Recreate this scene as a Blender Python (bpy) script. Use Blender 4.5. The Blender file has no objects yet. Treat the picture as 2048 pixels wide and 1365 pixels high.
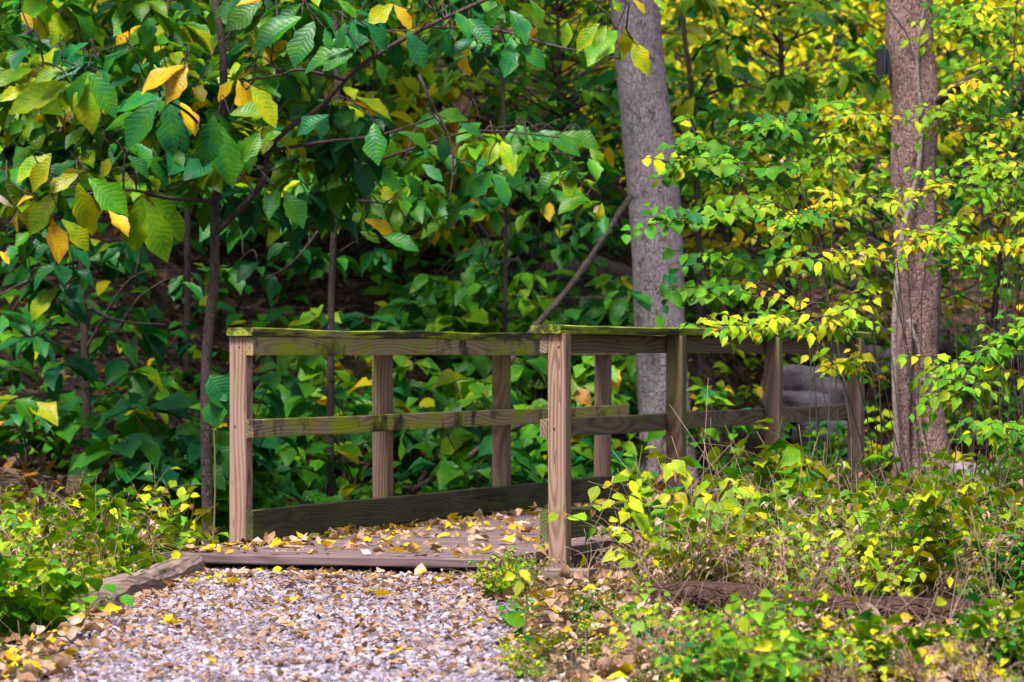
import bpy, math, random
import numpy as np
from mathutils import noise as mnoise, Vector
rng = np.random.default_rng(11); random.seed(11)
R = math.radians
sc = bpy.context.scene
COL = sc.collection
F, CZ, HY = 7700.0, 0.92, 712.0          # focal length in photo pixels, eye height above the deck, horizon row

def P(px, py, Y):
    return np.array([(px - 1024) / F * Y, Y, CZ + (HY - py) / F * Y])
def sstep(a, b, x):
    t = np.clip((x - a) / (b - a), 0, 1); return t * t * (3 - 2 * t)
# ---------------------------------------------------------------- terrain
TH = R(19.1); BL, BD = math.sin(TH), math.cos(TH)
OX, OY = -1.316, 18.70                    # left front post
def wob(x, y, s=1.0):
    return (np.sin(x*1.7*s+y*.9*s)+np.sin(x*.6*s-y*1.3*s+2)+np.sin(x*2.9*s+1.1)*np.sin(y*2.3*s+.4))/3
def gh(x, y):
    x = np.asarray(x, float); y = np.asarray(y, float)
    t = (x-OX)*BL + (y-OY)*BD
    s = (x-OX)*BD - (y-OY)*BL
    g = -0.095 + 0*x
    g = g - 0.30*sstep(0.0, 1.3, t)*(1-sstep(4.6, 5.9, t))*(1-.6*sstep(-.7, -1.8, s))
    g = g + .42*sstep(19.3, 23, y)*sstep(-2.0, -3.0, x)
    g = g + 0.075*sstep(4.8, 6.0, t)
    side = sstep(-1.55, -2.3, x)*(1-sstep(20, 24, y))
    g = g - 0.22*side
    g = g - 0.10*sstep(.5, 1.3, x)*sstep(15, 17, y)*(1-sstep(23, 25, y))
    sl = 0.44 - 0.17*sstep(-1.0, 4.5, x)
    y0 = 25.0 + 4.0*sstep(0.2, 2.6, x)
    d = np.maximum(y-y0, 0)
    hill = sl*(d - 2.0*(1-np.exp(-d/2.0)))
    hill = np.where(d > 45, sl*(43+ (d-45)*.1), hill)
    g = g + hill
    g = g + 9.0*sstep(-6, -22, y)  # rise behind the camera, added to block low sky light
    offpath = 1 - sstep(-1.6, -1.4, x)*(1-sstep(-.1, .3, x))*(1-sstep(18, 19, y))
    g = g + 0.035*wob(x, y)*offpath + 0.15*wob(x*.5+3, y*.5)*sstep(26, 32, y)
    return g
def ghs(x, y): return float(gh(np.array([x]), np.array([y]))[0])
def hit(px, py, y0=10., y1=70.):
    Y = np.arange(y0, y1, .02)
    X = (px-1024)/F*Y; Z = CZ+(HY-py)/F*Y
    k = np.argmax(Z <= gh(X, Y))
    return np.array([X[k], Y[k], float(gh(X[k:k+1], Y[k:k+1])[0])])
# ---------------------------------------------------------------- mesh builder
def unit(v): return v/np.maximum(np.linalg.norm(v, axis=-1, keepdims=True), 1e-9)
class MB:
    def __init__(s): s.V=[]; s.Q=[]; s.T=[]; s.tint=[]; s.luv=[]; s.n=0
    def add(s, V, Q=None, T=None, tint=None, luv=None):
        V = np.asarray(V, float).reshape(-1, 3); k = len(V)
        s.V.append(V)
        if Q is not None and len(Q): s.Q.append(np.asarray(Q).reshape(-1, 4)+s.n)
        if T is not None and len(T): s.T.append(np.asarray(T).reshape(-1, 3)+s.n)
        s.tint.append(np.zeros((k, 4)) if tint is None else tint)
        s.luv.append(np.zeros((k, 3)) if luv is None else luv)
        s.n += k
    def tube(s, pts, rad, sides=6, tintv=None):
        pts = np.asarray(pts, float); n = len(pts)
        rad = np.broadcast_to(np.asarray(rad, float), (n,))
        tg = unit(np.gradient(pts, axis=0))
        ref = np.array([.31, .17, .93]) if abs(tg[0] @ np.array([.31, .17, .93])) < .9 else np.array([1., 0, 0])
        a = unit(np.cross(tg, ref)); b = np.cross(tg, a)
        th = np.arange(sides)/sides*2*np.pi
        V = pts[:, None]+rad[:, None, None]*(np.cos(th)[None, :, None]*a[:, None]+np.sin(th)[None, :, None]*b[:, None])
        V = V.reshape(-1, 3)
        i = np.arange(n-1)[:, None]*sides; j = np.arange(sides)[None]; j2 = (j+1) % sides
        Q = np.stack([i+j, i+j2, i+sides+j2, i+sides+j], -1).reshape(-1, 4)
        V = np.vstack([V, pts[:1], pts[-1:]]); c0 = n*sides; jj = np.arange(sides)
        T = np.vstack([np.stack([np.full(sides, c0), (jj+1) % sides, jj], -1),
                       np.stack([np.full(sides, c0+1), (n-1)*sides+jj, (n-1)*sides+(jj+1) % sides], -1)])
        ti = None
        if tintv is not None: ti = np.tile(np.asarray(tintv, float), (len(V), 1))
        s.add(V, Q, T, ti)
    def build(s, name, mat, parent=None, smooth=True, link=True):
        V = np.concatenate(s.V)
        if parent is not None: V = V - np.array(parent.location)
        me = bpy.data.meshes.new(name)
        Q = np.concatenate(s.Q) if s.Q else np.zeros((0, 4), int)
        T = np.concatenate(s.T) if s.T else np.zeros((0, 3), int)
        me.vertices.add(len(V)); me.vertices.foreach_set('co', V.astype(np.float32).ravel())
        nl = Q.size+T.size
        me.loops.add(nl); me.loops.foreach_set('vertex_index', np.concatenate([Q.ravel(), T.ravel()]).astype(np.int32))
        me.polygons.add(len(Q)+len(T))
        ls = np.concatenate([np.arange(len(Q))*4, Q.size+np.arange(len(T))*3]).astype(np.int32)
        me.polygons.foreach_set('loop_start', ls)
        me.polygons.foreach_set('use_smooth', np.full(len(Q)+len(T), smooth))
        a = me.attributes.new('tint', 'FLOAT_COLOR', 'POINT'); a.data.foreach_set('color', np.concatenate(s.tint).astype(np.float32).ravel())
        a = me.attributes.new('luv', 'FLOAT_VECTOR', 'POINT'); a.data.foreach_set('vector', np.concatenate(s.luv).astype(np.float32).ravel())
        me.update(); me.validate()
        me.materials.append(mat)
        o = bpy.data.objects.new(name, me); COL.objects.link(o)
        if parent is not None: o.parent = parent
        return o
def tag(o, label=None, cat=None, group=None, kind=None):
    if label: o['label'] = label
    if cat: o['category'] = cat
    if group: o['group'] = group
    if kind: o['kind'] = kind
    return o
def thing(name, label, cat, loc, group=None, rz=0):
    o = bpy.data.objects.new(name, None); COL.objects.link(o)
    o.location = [float(v) for v in loc]; o.rotation_euler = (0, 0, rz); o.empty_display_size = .1
    return tag(o, label, cat, group)
def copy_thing(src, loc, rz, scale, label, group):
    r = src.copy(); COL.objects.link(r); r.location = [float(v) for v in loc]; r.rotation_euler = (0, 0, rz); r.scale = (scale,)*3
    r['label'] = label; r['group'] = group
    for ch in list(src.children):
        c = ch.copy(); COL.objects.link(c); c.parent = r
    return r
# ---------------------------------------------------------------- leaves
def leaf_tmpl(ws):
    """ws: half widths (of leaf length) at stations along the midrib"""
    K = len(ws); t = np.linspace(0, 1, K)
    V = []; 
    for i in range(K): V += [(-ws[i], t[i]), (0, t[i]), (ws[i], t[i])]
    Q = []
    for i in range(K-1):
        a = i*3
        Q += [(a, a+1, a+4, a+3), (a+1, a+2, a+5, a+4)]
    m = max(ws); V = np.array(V)
    return V, np.array(Q), None, V[:, 0]/m
T_OBOV = leaf_tmpl([.012, .075, .13, .185, .225, .23, .185, .10, .004])      # big obovate leaf
T_OVAL = leaf_tmpl([.012, .15, .235, .26, .235, .16, .07, .003])              # ovate weed leaf
T_LANCE = leaf_tmpl([.012, .09, .14, .155, .14, .095, .05, .003])
T_ROUND = leaf_tmpl([.06, .27, .37, .385, .33, .2, .003])
T_LOW = leaf_tmpl([.015, .19, .24, .15, .003])
T_LOWB = leaf_tmpl([.015, .12, .235, .17, .003])
def lobed():
    pts = [(0, .0), (.10, .12), (.34, .02), (.30, .17), (.52, .28), (.34, .36), (.46, .56), (.24, .52), (.16, .62), (.17, .8), (.0, 1.0)]
    out = pts + [(-x, y) for x, y in pts[-2:0:-1]]
    V = np.array([(0, .34)]+out, float); n = len(out)
    T = np.array([(0, 1+i, 1+(i+1) % n) for i in range(n)])
    return V, None, T, V[:, 0]/.5
T_LOBE = lobed()
class LB:
    """collects leaves"""
    def __init__(s, tm): s.tm = tm; s.rows = []
    def add(s, pos, d, up, L, wid=1., fold=.15, droop=.5, hue=.2, val=None, wave=.04):
        pos = np.atleast_2d(np.asarray(pos, float)); n = len(pos)
        B = lambda v: np.broadcast_to(np.asarray(v, float), (n,))
        d = np.broadcast_to(unit(np.asarray(d, float)), (n, 3)); up = np.broadcast_to(np.asarray(up, float), (n, 3))
        val = rng.random(n) if val is None else B(val)
        s.rows.append(np.column_stack([pos, d, up, B(L), B(wid), B(fold), B(droop), B(hue), val, B(wave), rng.random(n)]))
    def count(s): return sum(len(r) for r in s.rows)
    def into(s, mb):
        if not s.rows: return
        A = np.concatenate(s.rows); n = len(A)
        pos, d, up = A[:, 0:3], A[:, 3:6], A[:, 6:9]
        L, wid, fold, droop, hue, val, wave, seed = A[:, 9:].T
        TV, TQ, TT, U = s.tm; k = len(TV)
        nr = unit(up-(up*d).sum(1, keepdims=True)*d + 1e-6); sd = np.cross(d, nr)
        x = TV[None, :, 0]*wid[:, None]*(1+.13*np.sin(TV[None, :, 1]*19+seed[:, None]*50+U[None]*2.)+.09*np.sin(TV[None, :, 1]*41+seed[:, None]*90)); t = np.broadcast_to(TV[None, :, 1], (n, k))
        a = droop[:, None]; a = np.where(np.abs(a) < 1e-3, 1e-3, a)
        y = np.sin(a*t)/a; z = -(1-np.cos(a*t))/a
        z = z + fold[:, None]*np.abs(x)*2 + wave[:, None]*np.sin(9*t+seed[:, None]*40+x*9)*np.abs(U)[None]*.7
        W = pos[:, None]+L[:, None, None]*(x[..., None]*sd[:, None]+y[..., None]*d[:, None]+z[..., None]*nr[:, None])
        off = (np.arange(n)*k)[:, None, None]
        Q = (TQ[None]+off).reshape(-1, 4) if TQ is not None else None
        T = (TT[None]+off).reshape(-1, 3) if TT is not None else None
        one = np.ones((n, k))
        tint = np.stack([hue[:, None]*one, val[:, None]*one, seed[:, None]*one, one], -1).reshape(-1, 4)
        luv = np.stack([np.broadcast_to(U[None], (n, k)), t, seed[:, None]*60*one], -1).reshape(-1, 3)
        mb.add(W, Q, T, tint, luv)
    def build(s, name, mat, parent=None):
        mb = MB(); s.into(mb); return mb.build(name, mat, parent)
def rnd(n, s=1.): return rng.normal(0, s, (n, 3))
def smooth(pts, n=24):
    pts = np.asarray(pts, float); m = len(pts)
    q = np.vstack([2*pts[0]-pts[1], pts, 2*pts[-1]-pts[-2]])
    u = np.linspace(0, m-1-1e-6, n); i = u.astype(int); f = (u-i)[:, None]
    a, b, c, e = q[i], q[i+1], q[i+2], q[i+3]
    return .5*((2*b)+(-a+c)*f+(2*a-5*b+4*c-e)*f**2+(-a+3*b-3*c+e)*f**3)
# ---------------------------------------------------------------- materials
class NT:
    def __init__(s, name):
        s.m = bpy.data.materials.new(name); s.m.use_nodes = True; s.t = s.m.node_tree; s.t.nodes.clear()
        s.out = s.t.nodes.new('ShaderNodeOutputMaterial')
    def n(s, typ, **kw):
        nd = s.t.nodes.new('ShaderNode'+typ)
        for k, v in kw.items():
            if k.startswith('i_'):
                key = k[2:]; key = int(key) if key.isdigit() else key.replace('_', ' ')
                s.set(nd.inputs[key], v)
            else: setattr(nd, k, v)
        return nd
    def set(s, sock, v):
        if hasattr(v, 'is_output'): s.t.links.new(v, sock)
        elif isinstance(v, bpy.types.Node): s.t.links.new(v.outputs[0], sock)
        else:
            if isinstance(v, (tuple, list)) and len(v) == 3 and sock.type == 'RGBA': v = (*v, 1)
            sock.default_value = v
    def math(s, op, a, b=None, clamp=False):
        nd = s.n('Math', operation=op, use_clamp=clamp); s.set(nd.inputs[0], a)
        if b is not None: s.set(nd.inputs[1], b)
        return nd.outputs[0]
    def ramp(s, fac, stops):
        nd = s.n('ValToRGB'); cr = nd.color_ramp
        while len(cr.elements) > 1: cr.elements.remove(cr.elements[-1])
        for i, (p, c) in enumerate(stops):
            e = cr.elements[0] if i == 0 else cr.elements.new(p)
            e.position = p; e.color = (*c, 1) if len(c) == 3 else c
        s.set(nd.inputs[0], fac); return nd.outputs[0]
    def mix(s, f, a, b, bt='MIX'):
        nd = s.n('Mix', data_type='RGBA', blend_type=bt)
        s.set(nd.inputs[0], f); s.set(nd.inputs[6], a); s.set(nd.inputs[7], b); return nd.outputs[2]
    def noise(s, vec, scale, detail=3., rough=.55, dist=0.):
        nd = s.n('TexNoise'); s.set(nd.inputs['Vector'], vec)
        nd.inputs['Scale'].default_value = scale; nd.inputs['Detail'].default_value = detail
        nd.inputs['Roughness'].default_value = rough; nd.inputs['Distortion'].default_value = dist; return nd.outputs[0]
    def mapv(s, vec, scale=(1, 1, 1), loc=(0, 0, 0)):
        nd = s.n('Mapping'); s.set(nd.inputs[0], vec); nd.inputs['Scale'].default_value = scale; nd.inputs['Location'].default_value = loc; return nd.outputs[0]
    def finish(s, col, rough=.6, bump=None, bdist=.01, bstr=1., spec=.4, trans=None, tw=.3):
        p = s.n('BsdfPrincipled'); s.set(p.inputs['Base Color'], col); s.set(p.inputs['Roughness'], rough); s.set(p.inputs['Specular IOR Level'], spec)
        if bump is not None:
            b = s.n('Bump'); s.set(b.inputs['Height'], bump); b.inputs['Distance'].default_value = bdist; b.inputs['Strength'].default_value = bstr
            s.t.links.new(b.outputs[0], p.inputs['Normal'])
        sh = p.outputs[0]
        if trans is not None:
            tr = s.n('BsdfTranslucent'); s.set(tr.inputs[0], trans)
            mx = s.n('MixShader'); mx.inputs[0].default_value = tw; s.t.links.new(sh, mx.inputs[1]); s.t.links.new(tr.outputs[0], mx.inputs[2]); sh = mx.outputs[0]
        s.t.links.new(sh, s.out.inputs[0]); return s.m
GREEN = [(0.0, (.005, .085, .030)), (.11, (.011, .150, .040)), (.21, (.035, .195, .008)), (.30, (.070, .250, .004)), (.42, (.180, .360, .004)), (.55, (.460, .480, .005)),  # bluish low stops put sky sheen into the dark leaf colour
         (.66, (.780, .500, .006)), (.76, (.620, .290, .012)), (.86, (.270, .135, .080)), (.95, (.520, .330, .220)), (1., (.62, .52, .44))]
def leaf_mat(name, rough=.42, spec=.5, spread=.30, tw=.32, veins=True, spots=.5, nv=8., bs=.3):
    k = NT(name)
    ti = k.n('Attribute', attribute_name='tint'); sep = k.n('SeparateColor'); k.set(sep.inputs[0], ti.outputs['Color'])
    hue, val = sep.outputs[0], sep.outputs[1]
    lu = k.n('Attribute', attribute_name='luv').outputs['Vector']
    sx = k.n('SeparateXYZ'); k.set(sx.inputs[0], lu)
    au = k.math('ABSOLUTE', sx.outputs[0])
    nz = k.noise(k.mapv(lu, (.8, 2.2, 1)), 1.3, 3)
    h2 = k.math('ADD', hue, k.math('MULTIPLY', k.math('SUBTRACT', nz, .5), spread))
    h2 = k.math('ADD', h2, k.math('MULTIPLY', k.math('POWER', au, 3.), .05))
    c = k.ramp(h2, GREEN)
    bump = None
    if veins:
        ph = k.math('SUBTRACT', k.math('MULTIPLY', sx.outputs[1], nv), k.math('ADD', k.math('MULTIPLY', au, 2.2), k.math('MULTIPLY', nz, 1.6)))
        fr = k.math('ABSOLUTE', k.math('SUBTRACT', k.math('FRACT', ph), .5))
        vein = k.math('SUBTRACT', 1., k.math('MULTIPLY', fr, 7.), True)
        mid = k.math('SUBTRACT', 1., k.math('MULTIPLY', au, 13.), True)
        vv = k.math('MAXIMUM', k.math('MULTIPLY', vein, .6), mid)
        c = k.mix(k.math('MULTIPLY', vv, .22), c, k.mix(.5, c, (.36, .42, .12)))
        bump = k.math('ADD', k.math('MULTIPLY', fr, .7), k.math('MULTIPLY', vv, -.5))
    if spots:
        sp = k.math('MAXIMUM', k.noise(k.mapv(lu, (2, 4, 1)), 3.0, 2), k.math('SUBTRACT', k.noise(k.mapv(lu, (2, 4, 1)), 12., 2), .02))
        f = k.math('MULTIPLY', k.math('MULTIPLY', k.math('SUBTRACT', sp, .55, True), 7., True), k.math('MULTIPLY', k.math('SUBTRACT', h2, .2, True), spots*1.6))
        c = k.mix(f, c, (.13, .06, .015))
    g = k.math('ADD', .62, k.math('MULTIPLY', val, .62))
    c = k.mix(1., c, k.n('CombineColor', i_0=g, i_1=g, i_2=g).outputs[0], 'MULTIPLY')
    tc = k.mix(1., c, (1.25, 1.2, .6), 'MULTIPLY')
    return k.finish(c, rough, bump, .005, bs, spec, tc, tw)
M_BIG = leaf_mat('big_leaf', .38, .24, .40, .24, spots=.9, bs=.36, nv=10.)
M_SMALL = leaf_mat('small_leaf', .5, .15, .24, .22, True, .4, 6.)
M_FAR = leaf_mat('far_leaf', .5, .12, .22, .26, False, 0)
M_DRY = leaf_mat('dry_leaf', .7, .25, .14, .18, True, .7, 6.)

def wood_mat(name, lightc, darkc, moss=0., mossc=(.17, .19, .012), black=0., rscale=20., grey=.3, mossbias=0., bmap=(1.6, 22, 30)):
    k = NT(name)
    tc = k.n('TexCoord').outputs['Object']; oi = k.n('ObjectInfo').outputs['Random']
    off = k.n('CombineXYZ', i_0=k.math('MULTIPLY', oi, 37.), i_1=k.math('MULTIPLY', k.math('SUBTRACT', oi, .5), .10), i_2=k.math('MULTIPLY', k.math('SUBTRACT', k.math('FRACT', k.math('MULTIPLY', oi, 7.3)), .5), .10))
    v = k.n('VectorMath', operation='ADD'); k.set(v.inputs[0], tc); k.set(v.inputs[1], off.outputs[0]); v = v.outputs[0]
    # slow wander of the pith along the board gives cathedral grain
    wn = k.n('TexNoise'); k.set(wn.inputs['Vector'], k.mapv(v, (.9, 1.3, 1.3))); wn.inputs['Scale'].default_value = 1.3; wn.inputs['Detail'].default_value = 0.
    w2 = k.n('VectorMath', operation='SUBTRACT'); k.set(w2.inputs[0], wn.outputs['Color']); w2.inputs[1].default_value = (.5, .5, .5)
    w3 = k.n('VectorMath', operation='SCALE'); k.set(w3.inputs[0], w2.outputs[0]); w3.inputs['Scale'].default_value = .13
    vv = k.n('VectorMath', operation='ADD'); k.set(vv.inputs[0], v); k.set(vv.inputs[1], w3.outputs[0])
    rg = k.n('TexWave', wave_type='RINGS', rings_direction='X', i_Scale=rscale, i_Distortion=.9, i_Detail=2., i_Detail_Scale=1.5)
    k.set(rg.inputs['Vector'], k.mapv(vv.outputs[0], (.02, 1, 1)))
    fine = k.noise(k.mapv(v, (3, 150, 150)), 1., 3)
    blot = k.noise(k.mapv(v, (2, 9, 9)), 1., 4)
    g = k.math('ADD', k.math('MULTIPLY', rg.outputs['Fac'], .56), k.math('ADD', k.math('MULTIPLY', fine, .5), k.math('MULTIPLY', blot, .5)))
    c = k.ramp(g, [(.28, darkc), (.58, tuple(.5*(a+b) for a, b in zip(darkc, lightc))), (.95, lightc)])
    c = k.mix(k.math('MULTIPLY', k.math('SUBTRACT', blot, .42, True), grey*4, True), c, (.30, .245, .24))
    crack = k.math('GREATER_THAN', k.noise(k.mapv(v, (4, 60, 60)), 1., 2), .70)
    c = k.mix(k.math('MULTIPLY', crack, .6), c, (.035, .022, .018))
    if moss:
        mn = k.noise(k.mapv(v, (2.2, 6, 6)), 1.4, 4, .6)
        f = k.math('MULTIPLY', k.math('SUBTRACT', mn, .52-mossbias), 4.5*moss, True)
        f = k.math('MULTIPLY', f, k.math('ADD', .5, fine), True)
        c = k.mix(f, c, k.mix(blot, mossc, tuple(x*1.5 for x in mossc)))
    if black:
        st = k.noise(k.mapv(v, bmap), 1., 3, .7)
        lo = k.noise(k.mapv(v, (.8, 1, 1)), 1., 1)
        f = k.math('MULTIPLY', k.math('SUBTRACT', k.math('ADD', st, k.math('MULTIPLY', lo, .5)), .82-black*.12), 6., True)
        c = k.mix(k.math('MULTIPLY', f, .88), c, (.014, .013, .010))
    h = k.math('SUBTRACT', k.math('ADD', k.math('MULTIPLY', rg.outputs['Fac'], .35), k.math('MULTIPLY', fine, .6)), k.math('MULTIPLY', crack, .8))
    return k.finish(c, .78, h, .004, .6, .25)
W_POST = wood_mat('weathered_post_wood', (.37, .225, .17), (.105, .048, .032), .35, grey=.25, mossbias=-.06)
W_BACK = wood_mat('weathered_back_post_wood', (.25, .155, .115), (.085, .045, .03), .6, grey=.12)
W_RAIL = wood_mat('algae_rail_wood', (.38, .30, .15), (.17, .105, .05), 1.25, (.22, .29, .004), .45, mossbias=.07, bmap=(6, 5, 5))
W_RAILD = wood_mat('brown_rail_wood', (.24, .165, .11), (.065, .036, .024), .4, grey=.12, mossbias=-.01)  # brown wood, colour lowered further for the shade on the right rails
W_CAP = wood_mat('mossy_cap_wood', (.26, .23, .06), (.09, .08, .02), 1.1, (.26, .33, .004), 1.25, mossbias=.16)
W_TOE = wood_mat('dark_algae_board', (.055, .06, .022), (.02, .022, .010), .8, (.055, .08, .010), .3, grey=.05)
W_TOEL = wood_mat('green_toe_board', (.12, .135, .05), (.05, .055, .02), .9, (.12, .14, .02), .2, grey=.1)
W_DECK = wood_mat('deck_wood', (.165, .105, .11), (.07, .042, .044), .0, grey=.2)
W_SILL = wood_mat('old_sill_wood', (.23, .16, .14), (.08, .055, .045), .4, grey=.3)
W_EDGE = wood_mat('edging_wood', (.25, .17, .14), (.08, .05, .04), .15, black=.2, grey=.2)

def bark_mat(name, ca, cb, cdark, sc_=60., moss=0., vs=.35, bd=.012, mv=None, cm=.38):
    k = NT(name); v = k.n('TexCoord').outputs['Object']
    vo = k.n('TexVoronoi', feature='DISTANCE_TO_EDGE', i_Scale=sc_, i_Randomness=1.); 
    wn = k.n('TexNoise', i_Scale=14., i_Detail=3.); k.set(wn.inputs['Vector'], v)
    vv = k.n('VectorMath', operation='MULTIPLY_ADD'); k.set(vv.inputs[0], wn.outputs['Color']); vv.inputs[1].default_value = (.03, .03, .05); k.set(vv.inputs[2], v)
    k.set(vo.inputs['Vector'], k.mapv(vv.outputs[0], mv or (1, 1, vs)))
    big = k.noise(k.mapv(v, (2.5, 2.5, 1.2)), 1.6, 4)
    fin = k.noise(k.mapv(v, (1, 1, .4)), 55., 4, .7)
    e = k.math('MULTIPLY', vo.outputs['Distance'], 7., True)
    c = k.ramp(k.math('ADD', k.math('MULTIPLY', big, .6), k.math('MULTIPLY', fin, .55)), [(.40, cb), (.70, ca)])
    c = k.mix(k.math('MULTIPLY', k.math('SUBTRACT', 1., e), cm), c, cdark)
    sp = k.math('MULTIPLY', k.math('SUBTRACT', k.noise(k.mapv(v, (1, 1, .6)), 16., 4, .72), .53, True), 7., True)
    c = k.mix(k.math('MULTIPLY', sp, .75), c, cdark)
    if moss:
        mn = k.math('MULTIPLY', k.math('SUBTRACT', k.noise(v, 3.2, 4), .55, True), 4.*moss, True)
        c = k.mix(mn, c, (.10, .12, .03))
    h = k.math('ADD', k.math('MULTIPLY', e, .5), k.math('MULTIPLY', fin, 1.7))
    return k.finish(c, .85, h, bd, .9, .2)
B_GREY = bark_mat('grey_smooth_bark', (.50, .41, .455), (.33, .26, .285), (.09, .065, .064), 52., vs=.26, bd=.013)
B_RED = bark_mat('reddish_bark', (.44, .285, .25), (.20, .12, .105), (.06, .033, .028), 55., .2, bd=.02)
B_THIN = bark_mat('sapling_bark', (.17, .125, .115), (.075, .05, .045), (.025, .018, .015), 90.)
B_PALE = bark_mat('pale_vine_bark', (.45, .36, .32), (.3, .23, .2), (.12, .09, .07), 90.)
B_LOG = bark_mat('rotten_log_wood', (.135, .07, .055), (.05, .026, .02), (.012, .007, .006), 30., .15, .12, .03, (.16, 1, 1))
B_LOGF = bark_mat('old_log_wood', (.30, .215, .21), (.14, .09, .085), (.04, .025, .022), 26., .1, .12, .03)
def twig_mat(name, a, b):
    k = NT(name); v = k.n('TexCoord').outputs['Object']
    return k.finish(k.mix(k.noise(v, 6., 3), a, b), .7, None, spec=.3)
TW_GREEN = twig_mat('green_stem', (.16, .20, .04), (.18, .10, .06))
TW_DRY = twig_mat('dry_stem', (.42, .29, .22), (.22, .13, .10))
TW_DARK = twig_mat('dark_twig', (.05, .035, .03), (.11, .08, .07))

def ground_mat():
    k = NT('leaf_litter_soil'); v = k.n('TexCoord').outputs['Object']
    wn = k.n('TexNoise', i_Scale=5., i_Detail=4.); k.set(wn.inputs['Vector'], v)
    vv = k.n('VectorMath', operation='MULTIPLY_ADD'); k.set(vv.inputs[0], wn.outputs['Color']); vv.inputs[1].default_value = (.12, .12, .12); k.set(vv.inputs[2], v)
    vo = k.n('TexVoronoi', i_Scale=11., i_Randomness=1.); k.set(vo.inputs['Vector'], vv.outputs[0])
    sp = k.n('SeparateColor'); k.set(sp.inputs[0], vo.outputs['Color'])
    c = k.ramp(sp.outputs[0], [(0, (.012, .008, .006)), (.45, (.03, .018, .012)), (.72, (.06, .035, .022)), (.9, (.11, .065, .04)), (1., (.16, .10, .065))])
    c = k.mix(k.math('MULTIPLY', k.noise(v, 1.4, 4), .55), c, (.025, .018, .012))
    h = k.math('ADD', vo.outputs['Distance'], k.noise(v, 30., 3))
    return k.finish(c, .9, h, .05, 1., .2)
def gravel_mat(name, stone):
    k = NT(name)
    if stone:
        rn = k.n('NewGeometry').outputs['Random Per Island']; v = k.n('TexCoord').outputs['Object']
        c = k.ramp(rn, [(0, (.06, .042, .06)), (.18, (.155, .125, .17)), (.5, (.30, .258, .335)), (.85, (.44, .395, .48)), (1., (.62, .58, .64))])
        c = k.mix(k.math('MULTIPLY', k.math('SUBTRACT', k.noise(v, 2.6, 4), .36, True), 2.2, True), c, (.13, .085, .085))
        return k.finish(c, .85, k.noise(v, 300., 2), .002, .5, .25)
    v = k.n('TexCoord').outputs['Object']
    vo = k.n('TexVoronoi', i_Scale=75.); k.set(vo.inputs['Vector'], v)
    sp = k.n('SeparateColor'); k.set(sp.inputs[0], vo.outputs['Color'])
    c = k.ramp(sp.outputs[0], [(0, (.10, .07, .075)), (.5, (.22, .175, .20)), (1., (.45, .40, .45))])
    return k.finish(c, .9, vo.outputs['Distance'], .01, 1., .2)
def rock_mat():
    k = NT('grey_rock'); v = k.n('TexCoord').outputs['Object']
    n1 = k.noise(v, 5., 6, .65); n2 = k.noise(k.mapv(v, (2, 2, 12)), 1.5, 4)
    c = k.ramp(k.math('ADD', k.math('MULTIPLY', n1, .6), k.math('MULTIPLY', n2, .4)), [(.3, (.06, .048, .05)), (.5, (.22, .19, .21)), (.7, (.37, .33, .36))])
    return k.finish(c, .9, n1, .04, 1., .2)
M_GROUND, M_PATH, M_STONE, M_ROCK = ground_mat(), gravel_mat('gravel_bed', False), gravel_mat('gravel_stone', True), rock_mat()
def plain(name, col, rough=.5):
    k = NT(name); v = k.n('TexCoord').outputs['Object']
    return k.finish(k.mix(k.noise(v, 20., 3), tuple(c*.75 for c in col), tuple(c*1.2 for c in col)), rough)
# ---------------------------------------------------------------- setting
def grid_mesh(xs, ys, zf):
    X, Y = np.meshgrid(xs, ys); Z = zf(X, Y); nx, ny = len(xs), len(ys)
    V = np.stack([X, Y, Z], -1).reshape(-1, 3)
    i = np.arange(ny-1)[:, None]*nx; j = np.arange(nx-1)[None]
    Q = np.stack([i+j, i+j+1, i+nx+j+1, i+nx+j], -1).reshape(-1, 4)
    m = MB(); m.add(V, Q); return m
xs = np.concatenate([np.linspace(-70, -8, 25)[:-1], np.linspace(-8, 8, 220), np.linspace(8, 70, 25)[1:]])
ys = np.concatenate([np.linspace(-30, 9, 30)[:-1], np.linspace(9, 32, 260), np.linspace(32, 90, 130)[1:]])
tag(grid_mesh(xs, ys, gh).build('ground', M_GROUND), kind='structure', label='forest floor and hillside strewn with dead leaves')
def pl(y): return -1.47-.06*np.sin(y*.9)+.02*(y-15)*-.5
def pr(y): return -.06+.07*np.sin(y*1.3+1)-.03*(y-12)+.12*np.clip(13.5-y, 0, 2)
ysp = np.linspace(-6, 18.3, 240)
V = []; 
for y in ysp:
    a, b = pl(y)-.08+.05*math.sin(y*7), pr(y)+.1+.06*math.sin(y*5)
    for u in np.linspace(0, 1, 12):
        x = a+(b-a)*u; V.append((x, y, ghs(x, y)+.008))
i = np.arange(239)[:, None]*12; j = np.arange(11)[None]
m = MB(); m.add(V, np.stack([i+j, i+j+1, i+12+j+1, i+12+j], -1).reshape(-1, 4))
tag(m.build('gravel_path', M_PATH), kind='structure', label='pale gravel path leading up to the footbridge')
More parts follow.
